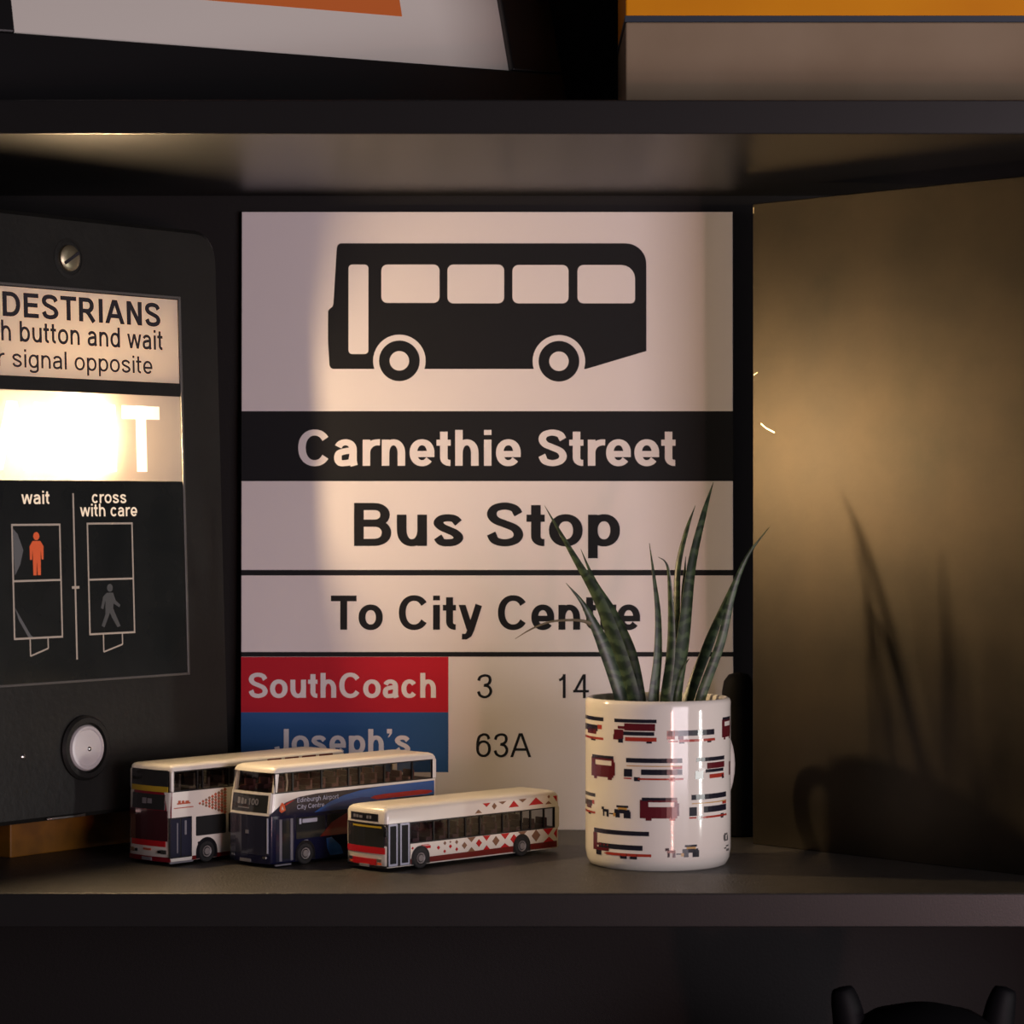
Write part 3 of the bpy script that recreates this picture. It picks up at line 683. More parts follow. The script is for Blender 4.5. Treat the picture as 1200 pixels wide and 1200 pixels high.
for key, P in LV.items():
    pts = [Vector((a * mm, b * mm, c * mm - SOILZ)) for a, b, c, d in P]; wd = [d * mm * SLIM.get(key, .86) for a, b, c, d in P]
    if key != 'D':                               # carry the leaf down into the soil
        d0 = (pts[1] - pts[0]).normalized()
        base = Vector((pts[0].x * .93, pts[0].y * .93, -.002)); pts = [base] + pts; wd = [wd[0] * .9] + wd
    Q = catmull([tuple(p) + () for p in pts], 6); n = len(Q)
    Wq = []
    for i in range(n):
        t = i / 6; k = min(int(t), len(wd) - 2); Wq.append(wd[k] + (wd[k + 1] - wd[k]) * (t - k))
    rings = []; th = radians(TURN[key])
    for i in range(n):
        t = (Q[min(i + 1, n - 1)] - Q[max(i - 1, 0)]).normalized()
        side = t.cross(Vector((0, 1, 0))).normalized(); nor = side.cross(t).normalized()   # nor towards +-y
        if nor.y > 0: nor = -nor
        s2 = side * cos(th) + nor * sin(th); n2 = -side * sin(th) + nor * cos(th)
        wdt = Wq[i] / max(cos(th), .7); tk = wdt * .34 + .0002
        ring = []
        for (a, b) in ((-1, .10), (-.55, -.28), (0, -.42), (.55, -.28), (1, .10), (.92, .42), (.5, .62), (0, .72), (-.5, .62), (-.92, .42)):
            ring.append(Q[i] + s2 * (a * wdt) - n2 * ((b - .2) * tk * 1.6))
        rings.append(ring)
    mb = MB(); mb.loft(rings, 0)
    if key == 'D':
        mb.build('dry_leaf_tip', DRY, pn, smooth=60)['label'] = 'thin dried curling leaf'
        continue
    # light caught on the rims, painted pale: the two quads at each edge
    m = len(rings[0])
    for i in range(len(mb.f)):
        if i < (n - 1) * m and (i % m) in (4, 9): mb.m[i] = 1
    mb.build('leaf', [LEAF, LEAFEDGE], pn, smooth=60)

# ------------------------------------------------------------------ model buses
class Bus:
    """local frame: x = 0 at the tail, L at the nose, y = +hw is the door side, z up; s is the distance back from the nose"""
    def __init__(s, name, corner, ang, L, W, label, rake=(.03, .055, 0), bow=.0012):
        a = radians(ang); s.L, s.hw, s.bow, s.rake = L, W / 2, bow, rake
        f = Vector((-cos(a), -sin(a), 0)); l = Vector((sin(a), -cos(a), 0))
        c = Vector((corner[0], corner[1], ZS)); o = c - L * f - s.hw * l
        s.root = empty(name, o, pi + a, label, 'model bus', 'model buses on the shelf')
        s.root['group'] = 'model buses on the shelf'
    def nose(s, z):
        z0, z1, r = s.rake
        return s.L - r * min(max((z - z0) / (z1 - z0), 0), 1)
    def ring(s, z, ins=0.0, fin=0.0, rin=0.0, rc=.0024):
        hw = s.hw - ins; xf = s.nose(z) - fin; xr = rin; pts = []
        n = 4; B = s.bow
        for i in range(n + 1):                                     # rear right -> front right corner
            t = radians(-180 + 90 * i / n); pts.append((xr + rc + rc * cos(t), -hw + rc + rc * sin(t), z))
        yc = hw - rc; bx = B * (yc / s.hw) ** 2
        for i in range(n + 1):
            t = radians(-90 + 90 * i / n); pts.append((xf - bx - rc + rc * cos(t), -hw + rc + rc * sin(t), z))
        for i in range(1, 6):
            y = -yc + 2 * yc * i / 6; pts.append((xf - B * (y / s.hw) ** 2, y, z))
        for i in range(n + 1):
            t = radians(90 * i / n); pts.append((xf - bx - rc + rc * cos(t), hw - rc + rc * sin(t), z))
        for i in range(n + 1):
            t = radians(90 + 90 * i / n); pts.append((xr + rc + rc * cos(t), hw - rc + rc * sin(t), z))
        return pts
    def shell(s, name, mats, zs, capmi=0, parent=None):
        """zs: list of (z, inset, front inset, rear inset)"""
        mb = MB(); mb.loft([s.ring(*q) for q in zs], 0, capmi=capmi)
        return mb.build(name, mats, parent or s.root, smooth=35)
    def side(s, name, m, polys, lift=.00015, near=1, parent=None, thick=.0002):
        """polys in mm: (s, z) outlines on the side wall"""
        mb = MB(); y0 = s.hw + lift
        for k, P in enumerate(polys):
            mb.prism([(s.L - a * mm, near * (y0 - thick - .0001), b * mm) for a, b in P], (0, near * (thick + .0001 + (k % 5) * 5e-6), 0))
        return mb.build(name, m, parent or s.root)
    def front(s, name, m, rects, lift=.00015, parent=None):
        """rects in mm: (y0, y1, z0, z1), y measured from the door-side corner"""
        mb = MB()
        for (a, b, z0, z1) in rects:
            ny, nz = 6, 3; rows = []
            for sgn in (0, 1):
                pass
            def P(i, j, d):
                y = s.hw - (a + (b - a) * i / ny) * mm; z = (z0 + (z1 - z0) * j / nz) * mm
                yc = min(abs(y), s.hw); x = s.nose(z) - s.bow * (min(yc, s.hw - .0024) / s.hw) ** 2
                ov = max(0, yc - (s.hw - .0024)); x -= .0024 - sqrt(max(.0024 ** 2 - ov ** 2, 0))
                return (x + d, y, z)
            for i in range(ny):
                for j in range(nz):
                    mb.poly([P(i, j, lift), P(i + 1, j, lift), P(i + 1, j + 1, lift), P(i, j + 1, lift)])
            edge = [(i, 0) for i in range(ny)] + [(ny, j) for j in range(nz)] + [(i, nz) for i in range(ny, 0, -1)] + [(0, j) for j in range(nz, 0, -1)]
            for q in range(len(edge)):
                e0, e1 = edge[q], edge[(q + 1) % len(edge)]
                mb.poly([P(*e0, lift), P(*e1, lift), P(*e1, -.0002), P(*e0, -.0002)])
        return mb.build(name, m, parent or s.root)
    def wheels(s, spots, r=.0062, wd=.0055):
        s_out = .0005
        for sx in spots:
            for near in (1, -1):
                mb = MB(); n = 28; y = near * (s.hw + s_out); yi = near * (s.hw + s_out - wd); x = s.L - sx * mm
                mb.loft([[(x + q * cos(2 * pi * k / n), yy, r + q * sin(2 * pi * k / n)) for k in range(n)] for q, yy in ((r * .9, yi), (r, yi + near * .0006), (r, y - near * .0006), (r * .9, y), (r * .62, y), (r * .58, y - near * .0004))])
                wl = mb.build('wheel', TYRE, s.root, smooth=35)
                mb = MB(); mb.loft([[(x + q * cos(2 * pi * k / n), yy, r + q * sin(2 * pi * k / n)) for k in range(n)] for q, yy in ((r * .54, y - near * .0006), (r * .52, y + near * .0002), (r * .34, y - near * .0003), (r * .30, y + near * .0004), (r * .05, y + near * .0005))])
                mb.build('wheel_hub', HUB, wl, smooth=30)
    def arches(s, spots, m, r=8.0, zc=6.2, z0=2.6):
        for sx in spots:
            for near in (1, -1):
                P = [(sx - r, z0)] + [(sx - r * cos(radians(a)), max(z0, zc + r * sin(radians(a)))) for a in range(0, 181, 12)] + [(sx + r, z0)]
                s.side('wheel_arch', m, [P], .00036, near)
    def glazing(s, z0, z1, bays, gm, fm, pill=.9, frame=.7, s0=3.0, s1=None, rear=True):
        """window bands down both sides: black ladder frame + one pane for each bay; bays = list of s cuts"""
        for near in (1, -1):
            y = s.hw
            mb = MB()
            a, b = bays[0], bays[-1]
            def bx(x0, x1, q0, q1): mb.box(s.L - x1 * mm, s.L - x0 * mm, min(near * (y - .0009), near * (y + .00008)), max(near * (y - .0009), near * (y + .00008)), q0 * mm, q1 * mm)
            bx(a, b, z0, z0 + frame); bx(a, b, z1 - frame, z1)
            for c in bays:
                bx(max(c - pill / 2, a), min(c + pill / 2, b), z0 + frame, z1 - frame)
            fr = mb.build('window_frame', fm, s.root)
            for c0, c1 in zip(bays, bays[1:]):
                mb = MB(); mb.poly([(s.L - q * mm, near * (y - .0005), z * mm) for q, z in ((c0, z0), (c1, z0), (c1, z1), (c0, z1))])
                mb.build('window_pane', gm, fr, fix=False)
    def seats(s, spots, z0, h, m, side_gap=.0055):
        for q in spots:
            for y in (-1, 1):
                x = s.L - q * mm; yc = y * (s.hw - side_gap); hw_ = .0042
                mb = MB(); mb.box(x - .0008, x + .0008, yc - hw_, yc + hw_, z0, z0 + h)
                mb.box(x, x + .0042, yc - hw_, yc + hw_, z0, z0 + h * .42)
                mb.build('seat', m, s.root, bevel=.0004)
def RR(a, b, c, d, r=.8): return rrect(a, b, c, d, r, 3)
def seg_quad(P0, P1, t): return seg(P0, P1, t)
def diamond(c, z, r, k=1.0): return [(c - r, z), (c, z - r * k), (c + r, z), (c, z + r * k)]

# --- left: white double decker with maroon front
b1 = Bus('double_decker_bus', (-.192, 1.555), 48.5, .140, .0355, 'white and maroon model double decker bus, leftmost of the three', (.03, .055, .0012), .0018)
b1.shell('lower_body', [BWHITE, BDARK], [(.0022, .0005, .0008, .0005), (.0035, 0, 0, 0), (.0412, 0, 0, 0)], 1)
b1.shell('roof', [BWHITE, BDARK], [(.0530, 0, 0, 0), (.0548, .0002, .0002, .0002), (.0558, .0010, .0010, .0008), (.0564, .0026, .0028, .002), (.0566, .007, .008, .006)], 0)
for y in (1, -1):
    for x0, x1 in ((b1.L - .0052, b1.L - .0026), (.0004, .0034)):
        mb = MB(); mb.box(x0, x1, min(y * (b1.hw - .0026), y * b1.hw), max(y * (b1.hw - .0026), y * b1.hw), .0412, .0531)
        mb.build('corner_post', BWHITE, b1.root, bevel=.0008)
b1.glazing(41.3, 53.0, [4.2, 22, 26, 46, 66, 88, 110, 136], GLS_D, BBLACK)
b1.seats([10, 21, 32, 43, 54, 65, 76, 87, 98, 109, 120], .0412, .0066, SEATB)
b1.front('upper_windscreen', BGLASS, [(2.6, 32.9, 44.3, 53.4)])
b1.front('destination_display', BYEL, [(2.6, 32.9, 41.2, 44.3)])
b1.front('front_panel', BMAR, [(.3, 35.2, 26.6, 41.2)])
b1.front('route_display', BGLASS, [(4.2, 31.3, 31.2, 39.8)], .0003)
b1.front('route_lettering', BGREY, [(14, 17.5, 34.5, 37.2), (18.5, 22, 34.2, 37.4)], .0004)
b1.front('windscreen', BGLASSM, [(2.2, 33.2, 13.8, 30.9)], .0003)
b1.front('bonnet_panel', BRED, [(3.6, 31.9, 10.6, 13.9)], .0003)
b1.front('bumper', BMAR, [(.6, 34.9, 2.3, 4.9)], .0005)
b1.front('badge', BRUST, [(14.5, 21, 8.1, 9.2)], .0003)
b1.front('number_plate', BGREY, [(13.5, 21.5, 2.6, 4.3)], .0009)
for y in (4.6, 30.9):
    b1.front('headlight', CHROME, [(y - 1.9, y + 1.9, 6.6, 8.9)], .0006); b1.front('fog_lamp', BBLACK, [(y + (2.6 if y < 18 else -4.4), y + (4.4 if y < 18 else -2.6), 6.8, 8.4)], .0005)
b1.side('door_panel', BBLACK, [RR(.9, 17.6, 4.3, 27.0, .4)])
dp = b1.root.children[-1]
b1.side('door_leaf', BSLATE, [RR(1.6, 8.6, 5, 26.2, .5), RR(9.6, 16.8, 5, 26.2, .5)], .0003, 1, dp)
b1.side('handrail', BGREY, [RR(6.2, 7.0, 7, 24, .3), RR(12.0, 13.4, 17, 25, .3)], .0004, 1, dp)
b1.side('step', BGREY, [RR(.6, 17.8, 1.5, 2.4, .2)], .0009, 1, dp, .001)
b1.side('lower_window', BGLASS, [RR(20.7, 43.5, 15.4, 26.4, .6)])
for a, b in ((45.5, 66), (68, 88), (90, 108)): b1.side('lower_window', BGLASS, [RR(a, b, 15.4, 26.4, .6)])
for a, b in ((14, 40), (45.5, 66), (68, 88), (90, 108)): b1.side('lower_window', BGLASS, [RR(a, b, 15.4, 26.4, .6)], near=-1)
b1.side('skirt', BDRED, [[(17.8, 2.4), (137.4, 2.4), (137.4, 4.6), (17.8, 4.6)]])
b1.side('skirt', BDRED, [[(5, 2.4), (137.4, 2.4), (137.4, 4.6), (5, 4.6)]], near=-1)
b1.side('fuel_cap', BBLACK, [disc(22.8, 11.4, .8, 14)])
lv = []
for i in range(9):
    for j in range(i + 1):
        c = 23.6 + i * 2.4; z = 33.6 + (j - i / 2) * 1.6 + .2 * (i % 2)
        lv.append(diamond(c, z, .98 + .05 * i, .85))
b1.side('diamond_livery', BRUST, lv[::2], .00018); b1.side('diamond_livery', BTAUPE, lv[1::2], .0002)
b1.side('operator_mark', BRUST, [RR(6.5, 16.5, 34.2, 35.0, .3), RR(7.4, 9.2, 34.6, 36.4, .3), RR(10, 12, 34.6, 36.2, .3), RR(12.8, 15.4, 34.6, 36.0, .3), RR(4.2, 18.7, 32.0, 32.5, .2)], .0002)
b1.side('roof_stripe', BDRED, [RR(76 + i * 14, 87 + i * 14, 53.4, 55.0, .3) for i in range(4)], .0003)
b1.arches([28.7, 96], BBLACK); b1.wheels([28.7, 96])
mb = MB(); mb.box(b1.L - .0066, b1.L - .0048, -b1.hw - .0022, -b1.hw + .0006, .0145, .0170); mb.build('wing_mirror', BWHITE, b1.root, bevel=.0004)

# --- middle: white and navy double decker
b2 = Bus('double_decker_bus', (-.1352, 1.5477), 46, .131, .0355, 'white and navy blue model double decker bus, between the other two buses', (.029, .054, .0032), .0016)
b2.shell('lower_body', [BNAVY, BDARK], [(.0020, .0006, .0012, .0006), (.0032, 0, 0, 0), (.0287, 0, 0, 0)], 0)
b2.shell('upper_body', [BWHITE, BDARK], [(.0287, 0, 0, 0), (.0411, 0, 0, 0)], 1)
b2.shell('roof', [BWHITE, BDARK], [(.0526, 0, 0, 0), (.0540, .0002, .0003, .0003), (.0553, .0010, .0014, .0012), (.0562, .0026, .0036, .003), (.0566, .007, .009, .008)], 0)
for y in (1, -1):
    y0, y1 = sorted((y * (b2.hw - .0022), y * b2.hw))
    mb = MB(); mb.loft([[(b2.nose(z) - .0050, y0, z), (b2.nose(z) - .0022, y0, z), (b2.nose(z) - .0022, y1, z), (b2.nose(z) - .0050, y1, z)] for z in (.0411, .0527)])
    mb.build('corner_post', BWHITE, b2.root, bevel=.0007)
    mb = MB(); mb.box(.0004, .0036, y0, y1, .0411, .0527); mb.build('corner_post', BWHITE, b2.root, bevel=.0007)
b2.glazing(41.2, 52.6, [4.4, 17.9, 39.7, 60.3, 68.8, 88.5, 110.9, 127.4], GLS, BBLACK, 1.0, .6)
b2.seats([12, 23, 33, 43, 53, 63, 73, 83, 93, 103, 113], .0411, .0062, SEAT)
mb = MB(); tube(mb, [(b2.L - .0150, b2.hw - .0025, .0412), (b2.L - .0158, b2.hw - .0025, .047), (b2.L - .0148, b2.hw - .0025, .0525)], .0006, 8); mb.build('handrail', BWHITE, b2.root, smooth=60)
b2.front('upper_windscreen', GLS, [(2.6, 33.0, 41.9, 53.2)], -.0004)
b2.front('windscreen_surround', BWHITE, [(1.2, 34.3, 40.2, 41.6), (1.2, 34.3, 28.9, 30.2), (1.0, 2.6, 30.2, 41), (32.9, 34.5, 30.2, 41)], .0004)
dd = b2.root
b2.front('destination_display', BGLASS, [(2.8, 32.8, 30.3, 40.1)], .0003)
dsp = b2.root.children[-1]
def bus_front_place(bus, lift):
    def place(x, z, l=0):
        y = bus.hw - x * mm; zz = z * mm
        return (bus.nose(zz) - bus.bow * (y / bus.hw) ** 2 + lift + l, y, zz)
    return place
def bus_side_place(bus, lift):
    return lambda x, z, l=0: (bus.L - x * mm, bus.hw + lift + l, z * mm)
# the door side reads from nose (left) to tail (right); the front reads from far corner (left) to door corner (right)
def front_place(bus, lift):
    p = bus_front_place(bus, lift)
    return lambda x, z, l=0: p(2 * bus.hw * 1000 - x, z, l)
write('display_lettering', dsp, BGREY, '100', 18.0, 26.0, 34.4, 3.6, front_place(b2, .0006), .22, .18)
flat('display_marks', dsp, BGREY, [RR(8, 10.6, 34.4, 38, .4), RR(11.2, 13.8, 34.4, 37.8, .4), RR(14.4, 16.2, 34.6, 37.2, .4), RR(9, 19, 32.3, 32.9, .2)], front_place(b2, .0006))
b2.front('windscreen', BSLATE, [(1.4, 34.2, 6.8, 28.6)], .0003)
b2.front('front_badge', BGREY, [(16.8, 19.4, 18.2, 20.2)], .0005)
b2.front('bumper', BNAVY, [(.5, 35, 2.2, 6.6)], .0006)
b2.front('number_plate', BGREY, [(14.5, 24, 2.5, 4.2)], .0009)
for y in (4.2, 31): b2.front('headlight', CHROME, [(y - 1.2, y + 1.2, 5.0, 6.2)], .0009)
b2.front('corner_rail', BPALE, [(1.7, 2.4, 8, 27.6)], .0007)
b2.side('lower_side', BNAVY, [[(.6, 28.6), (1.6, 30.0), (4.6, 32.0), (8, 34.1), (13, 36.0), (22.6, 38.2), (36, 39.2), (128.4, 40.0), (128.4, 28.6)]], .00015)
ns = b2.root.children[-1]
sw = [(34, 28.7), (39, 31.2), (46, 33.8), (56, 36.6), (70, 38.6), (86, 39.6), (128.4, 39.9), (128.4, 31.6), (100, 32.2), (70, 31.4), (55, 29.6), (48, 28.7)]
b2.side('blue_swoosh', BBLUE, [sw], .00025, 1, ns)
b2.side('blue_swoosh', BMID, [[(36, 28.7), (44, 31.2), (56, 33.4), (70, 34.6), (84, 33.4), (100, 31.4), (116, 29.8), (128.4, 29.0), (128.4, 28.7)]], .00032, 1, ns)
b2.side('red_streak', BRED, [[(77, 33.5), (80, 34.6), (88, 35.0), (118, 35.3), (126, 34.4), (127, 33.4), (122, 32.5), (100, 32.4), (82, 32.3)]], .0004, 1, ns)
b2.side('livery_emblem', BORANGE, [[(7.6, 31.4), (9.2, 30.2), (12.2, 31.6), (11.4, 34.6), (9.6, 36.0), (8.0, 34.0)]], .0004, 1, ns)
b2.side('livery_emblem', BRED, [[(11.5, 33.8), (19, 37.0), (12.4, 35.4)]], .00045, 1, ns)
b2.side('livery_emblem', BWHITE, [[(8.8, 31.6), (9.6, 34.2), (10.8, 31.8), (10.2, 31.6), (9.6, 32.8), (9.2, 31.6)]], .0005, 1, ns)
write('lettering', ns, BPALE, 'Edinburgh Airport', 20.6, 52, 35.2, 2.5, bus_side_place(b2, .00052), .16, .14, .02)
write('lettering', ns, BPALE, 'City Centre', 20.6, 41, 31.4, 2.5, bus_side_place(b2, .00052), .16, .14, .02)
b2.side('door', BSLATE, [RR(5.2, 18.6, 3.0, 26.8, .5)], .00025)
dr = b2.root.children[-1]
b2.side('door_frame', BGREY, [RR(7.6, 9.4, 3.2, 26.6, .2), RR(15.8, 17.6, 3.2, 26.6, .2)], .0004, 1, dr)
b2.side('door_pane', BGLASS, [RR(9.8, 15.2, 4.4, 25.6, .3)], .00035, 1, dr)
b2.side('step', BGREY, [RR(4.0, 15.8, .9, 1.7, .2)], .0009, 1, dr, .001)
b2.side('lower_window', BGLASS, [RR(20.2, 42, 14.6, 26.6, .6)], .0002)
for a, b in ((43.5, 64), (65.5, 86), (87.5, 106)): b2.side('lower_window', BGLASS, [RR(a, b, 14.6, 26.6, .6)], .0002)
b2.side('window_lettering', BPALE, [RR(22.4, 24.0, 22.8, 26.0, .3), RR(24.8, 36, 23.4, 25.6, .4)], .0003)
b2.side('wine_swoosh', BDRED, [[(38, 14.6), (47, 22), (60, 27), (86, 28.4), (104, 28.4), (104, 20), (70, 14.6)]], .0004)
b2.side('blue_flash', BBLUE, [[(43, 13.4), (47, 13.6), (54, 8), (56, 3.4), (46, 3.4), (43.6, 8)]], .0003)
for a, b in ((14, 42), (43.5, 64), (65.5, 86), (87.5, 106)): b2.side('lower_window', BGLASS, [RR(a, b, 14.6, 26.6, .6)], .0002, -1)
b2.side('side_lamp', BPALE, [RR(26.2, 29.0, 13.0, 13.7, .3)], .0003)
b2.arches([26.9, 90], BBLACK, 7.4); b2.wheels([26.9, 90])

# --- right: white single decker with diamonds
b3 = Bus('single_decker_bus', (-.0699, 1.53), 44, .136, .0338, 'white model single decker bus with red and brown diamonds, rightmost of the three', (.02, .036, 0), .0014)
b3.shell('lower_body', [BCREAM, BDARK], [(.0022, .0006, .0008, .0005), (.0034, 0, 0, 0), (.0143, 0, 0, 0)], 1)
b3.shell('roof', [BCREAM, BDARK], [(.0264, 0, 0, 0), (.0322, .00005, 0, .0001), (.0340, .0008, .0005, .0006), (.0351, .0022, .0018, .0016), (.0358, .0048, .0038, .003), (.0362, .010, .010, .009)], 0)
mb = MB()
# solid cab between nose and first window, and rear posts
mb.loft([[(b3.L - .0186, -b3.hw + .0003, z), (b3.L - .0046, -b3.hw + .0003, z), (b3.L - .0018, -b3.hw + .0022, z), (b3.L - .0008, 0, z), (b3.L - .0018, b3.hw - .0022, z), (b3.L - .0046, b3.hw - .0003, z), (b3.L - .0186, b3.hw - .0003, z)] for z in (.0143, .0264)], 1)
for y in (1, -1):
    y0, y1 = sorted((y * (b3.hw - .0024), y * b3.hw)); mb.box(.0004, .0042, y0, y1, .0143, .0265)
    y0, y1 = sorted((y * (b3.hw - .0008), y * (b3.hw + .00005))); mb.box(b3.L - .0034, b3.L - .0019, y0, y1, .0143, .0265)
mb.build('cab', [BCREAM, BBLACK], b3.root, bevel=.0004)
b3.glazing(14.3, 26.4, [18.7, 36.5, 48, 60.9, 72.1, 90, 105, 112.2, 123.1, 131.8], GLS_D, BBLACK, .9, .7)
b3.seats([26, 36, 46, 56, 66, 76, 86, 96, 106, 116, 126], .0143, .0062, SEAT)
b3.front('destination_surround', BBLACK, [(6.2, 29.2, 27.5, 31.7)])
ds3 = b3.root.children[-1]
flat('display_marks', ds3, BGREY, [RR(7.5, 9.4, 28.8, 30.6, .3), RR(10, 12, 28.8, 30.4, .3), RR(12.6, 15.5, 28.8, 30.2, .3), RR(19, 20.5, 28.8, 30.5, .3), RR(21.2, 22.8, 28.8, 30.5, .3)], front_place(b3, .0004))
b3.front('windscreen', BGLASS, [(1.9, 31.6, 13.2, 25.4)])
b3.front('windscreen_header', BYEL, [(3.5, 27, 24.0, 25.0)], .0003)
b3.front('windscreen_seal', BBLACK, [(1.2, 32.3, 25.3, 26.4)], .0003)
b3.front('red_band', BRED, [(1.2, 32.6, 9.8, 13.4)], .0003)
b3.front('lower_red_panel', BRED, [(7.4, 29.0, 3.4, 6.9)], .0003)
b3.front('bumper', BBLACK, [(.6, 33.0, 2.1, 3.3)], .0006)
b3.front('number_plate', BGREY, [(12.5, 20.5, 2.3, 3.7)], .0009)
for y in (5.0, 28.8):
    b3.front('headlight', CHROME, [(y - 1.6, y + 1.6, 5.4, 7.0)], .0005); b3.front('indicator_lamp', BORANGE, [(y - 1.4, y + 1.4, 3.8, 4.9)], .0005)
for a, b in ((2.6, 9.2), (11.2, 18.0)):
    b3.side('door', BPALE, [RR(a, b, 3.1, 26.3, .4)], .00030)
    b3.side('door_pane', BGLASS, [RR(a + 1.0, b - 1.0, 4.3, 25.2, .3)], .00040, 1, b3.root.children[-1])
b3.side('door_recess', BBLACK, [RR(1.9, 18.7, 2.8, 26.5, .3)], .00015)
b3.side('skirt', BDRED, [[(18.9, 3.0), (133.4, 3.0), (133.4, 6.6), (18.9, 6.0)]])
b3.side('skirt', BDRED, [[(4, 3.0), (133.4, 3.0), (133.4, 6.6), (2, 6.0)]], near=-1)
red, brn, tau = [], [], []
red += [diamond(20.5, 11.8, .8), diamond(39.9, 10.5, 1.2), diamond(49.0, 10.4, 1.2), diamond(44.6, 8.0, 1.0), diamond(53.8, 8.4, 1.1), diamond(71.0, 10.4, 2.3)]
tau += [diamond(44.8, 12.6, 1.1), diamond(53.8, 12.4, 1.2), diamond(49, 14.0 - 1.1, .7)]
brn += [diamond(59.8, 10.0, 2.0), diamond(84.3, 10.5, 2.8), diamond(116.4, 10.9, 3.5)]
red += [[(74, 14.2), (80, 14.2), (77, 11.2)], [(88, 14.2), (95, 14.2), (91.6, 10.8)], diamond(98.6, 10.4, 2.8), [(122, 14.2), (130.5, 14.2), (126.3, 10.4)], [(74.4, 6.2), (79.6, 6.2), (77, 8.7)], [(88, 6.3), (95, 6.3), (91.4, 8.6)], [(122.5, 6.5), (131, 6.5), (127, 9.4)], [(130.8, 10.9), (133.4, 13.6), (133.4, 8.2)]]
tau += [[(62, 14.2), (68.5, 14.2), (65.2, 11.4)], [(102, 14.2), (109, 14.2), (105.5, 11.4)], [(62.4, 6.1), (68, 6.1), (65.2, 8.6)], [(104, 6.4), (112, 6.4), (108, 8.8)]]
b3.side('diamond_livery', BRED, red, .0002); b3.side('diamond_livery', BTAUPE, brn + tau, .0002)
b3.side('diamond_livery', BRED, [[(74, 32.6), (80, 32.6), (77, 30.4)], [(94.5, 28.7), (102.6, 28.7), (98.5, 32.4)], [(110.6, 28.8), (122.4, 28.8), (116.4, 32.9)], [(130.4, 32.8), (133.4, 32.8), (133.4, 29.4)]], .0002)
b3.side('diamond_livery', BTAUPE, [diamond(83.1, 30.4, 1.9), [(86.5, 32.6), (92.5, 32.6), (89.5, 31.0)], [(102.6, 32.8), (108.8, 32.8), (105.6, 30.9)], [(68, 27.3), (73.4, 27.3), (70.6, 29.4)], diamond(126.8, 32.6, 1.0), [(124, 28.4), (129, 28.4), (126.6, 30.2)]], .0002)
b3.side('operator_mark', BRED, [RR(24, 25.2, 10.9, 11.4, .2), RR(26, 34, 10.8, 12.4, .3), RR(27, 33, 12.7, 13.1, .2)], .0002)
b3.arches([26.3, 104.8], BBLACK, 6.8, 6.0); b3.wheels([26.3, 104.8], .0059)
mb = MB(); tube(mb, [(b3.L - .0012, b3.hw - .002, .0258), (b3.L + .0006, b3.hw + .0014, .0252), (b3.L + .0002, b3.hw + .0018, .0228)], .0004, 6); mb.box(b3.L - .0006, b3.L + .0010, b3.hw + .0009, b3.hw + .0026, .0198, .0232); mb.build('wing_mirror', BBLACK, b3.root, bevel=.0003)

# ------------------------------------------------------------------ things on the upper shelf
PT = radians(26); PHI = radians(20)
fo = Vector((-.274, 1.53, EYE + .257)); PU = Vector((cos(PT), sin(PT), 0)); PN = Vector((sin(PT), -cos(PT), 0))
PV = Vector((0, 0, 1)) * cos(PHI) - PN * sin(PHI); PO = PN * cos(PHI) + Vector((0, 0, 1)) * sin(PHI)
pf = empty('framed_picture', (fo.x, fo.y, ZT), 0, 'black framed print with grey white mount and orange patch, tilted back on upper shelf', 'picture')
def Q3(u, v, o=0.0):
    return tuple(fo + PU * u + PV * v + PO * o - Vector((fo.x, fo.y, ZT)))
BOT = -.0450; TOPV = .128; MW = .3035
mb = MB()
def qbox(u0, u1, v0, v1, o0, o1):
    mb.loft([[Q3(u, v, o) for u, v in ((u0, v0), (u1, v0), (u1, v1), (u0, v1))] for o in (o0, o1)])
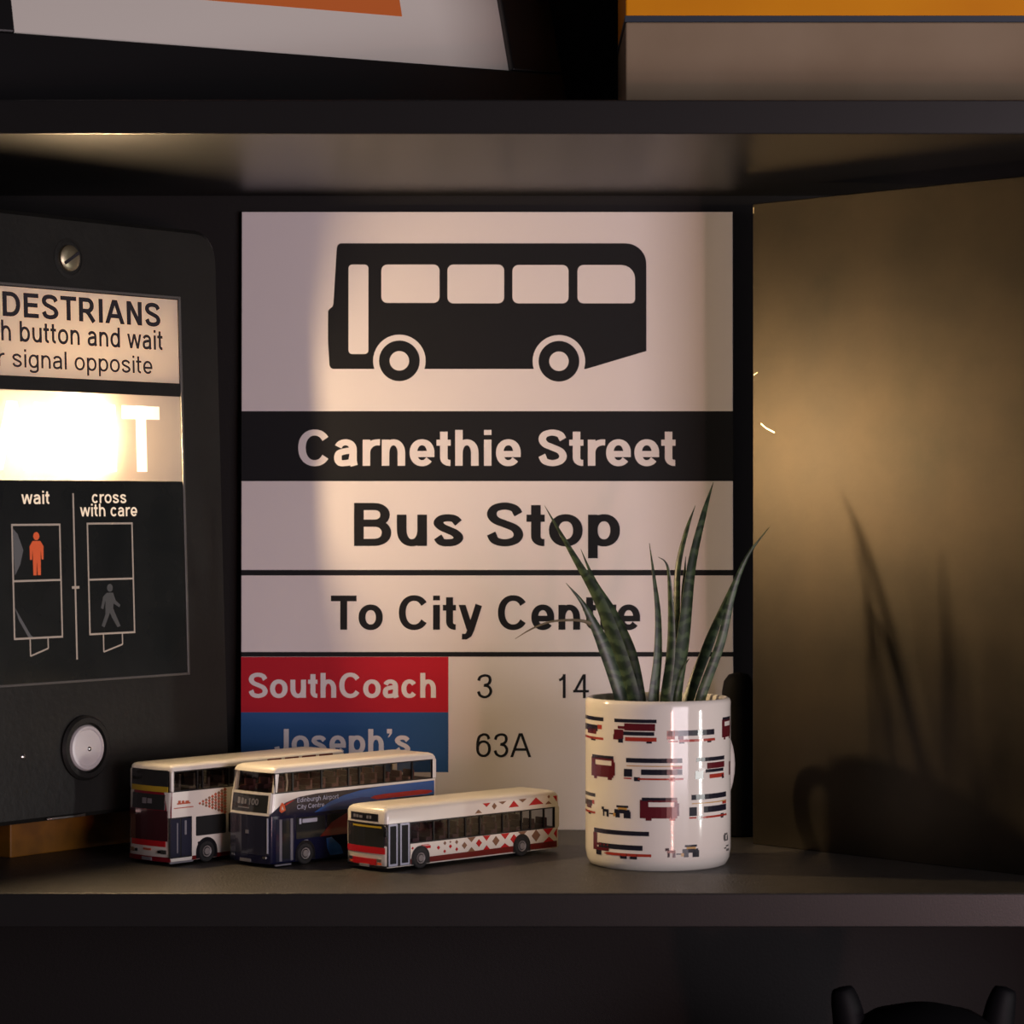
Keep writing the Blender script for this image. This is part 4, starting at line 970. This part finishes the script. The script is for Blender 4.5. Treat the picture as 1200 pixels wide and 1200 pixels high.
T0 = -.011
qbox(-.034, MW + .034, BOT, 0, T0, .004); qbox(-.034, MW + .034, TOPV, TOPV + .022, T0, .004)
qbox(-.034, 0, 0, TOPV, T0, .004); qbox(MW, MW + .034, 0, TOPV, T0, .004)
mb.build('frame', FRAMEM, pf, bevel=.0012)
mb = MB(); qbox(0, MW, 0, TOPV, T0 + .001, -.001); mb.build('mount', MATB, pf)['label'] = 'grey white paper mount'
mb = MB(); mb.poly([Q3(u, v, -.0008) for u, v in ((.062, .0330), (.2385, .0330), (.2385, .112), (.062, .112))]); mb.build('print', ORG, pf, fix=False)['label'] = 'orange printed patch'

bx = empty('storage_box', (.0632, 1.55, ZT), 0, 'taupe box with amber upper part and dark blue stripe, right end of upper shelf', 'box')
mb = MB(); mb.box(0, .30, 0, .112, 0, .0578); mb.build('lower_part', CARD, bx, bevel=.001)
mb = MB(); mb.box(-.0003, .3003, -.0006, .112, .0578, .0612); mb.build('stripe', DBLUE, bx)['label'] = 'dark blue stripe'
mb = MB(); mb.box(0, .30, 0, .112, .0612, .21); mb.build('upper_part', AMBER, bx, bevel=.001)['label'] = 'amber upper part'

# ------------------------------------------------------------------ dark ornament on the shelf below
oz = .676
orn = empty('ornament', (.2235, 1.512, oz), 0, 'dark ornament with rounded head and two upright prongs on the shelf below', 'ornament')
mb = MB()
lathe(mb, [(.0001, 0), (.042, 0), (.043, .006), (.034, .014), (.026, .03), (.030, .07), (.038, .12), (.041, .16), (.038, .19), (.043, .215), (.0465, .228), (.042, .239), (.028, .2475), (.012, .2515), (.0001, .2525)], 48)
mb.build('body', URN, orn, smooth=50)
for sx in (-1, 1):
    mb = MB(); tube(mb, [tuple(v) for v in catmull([(sx * .032, 0, .212), (sx * .039, 0, .236), (sx * .0415, 0, .249), (sx * .0435, 0, .2575), (sx * .0445, 0, .2615)], 4)], [.0095 - .0045 * (k / 16) ** 2 - (.0040 if k == 16 else 0) for k in range(17)], 14)
    mb.build('prong', URN, orn, smooth=60)
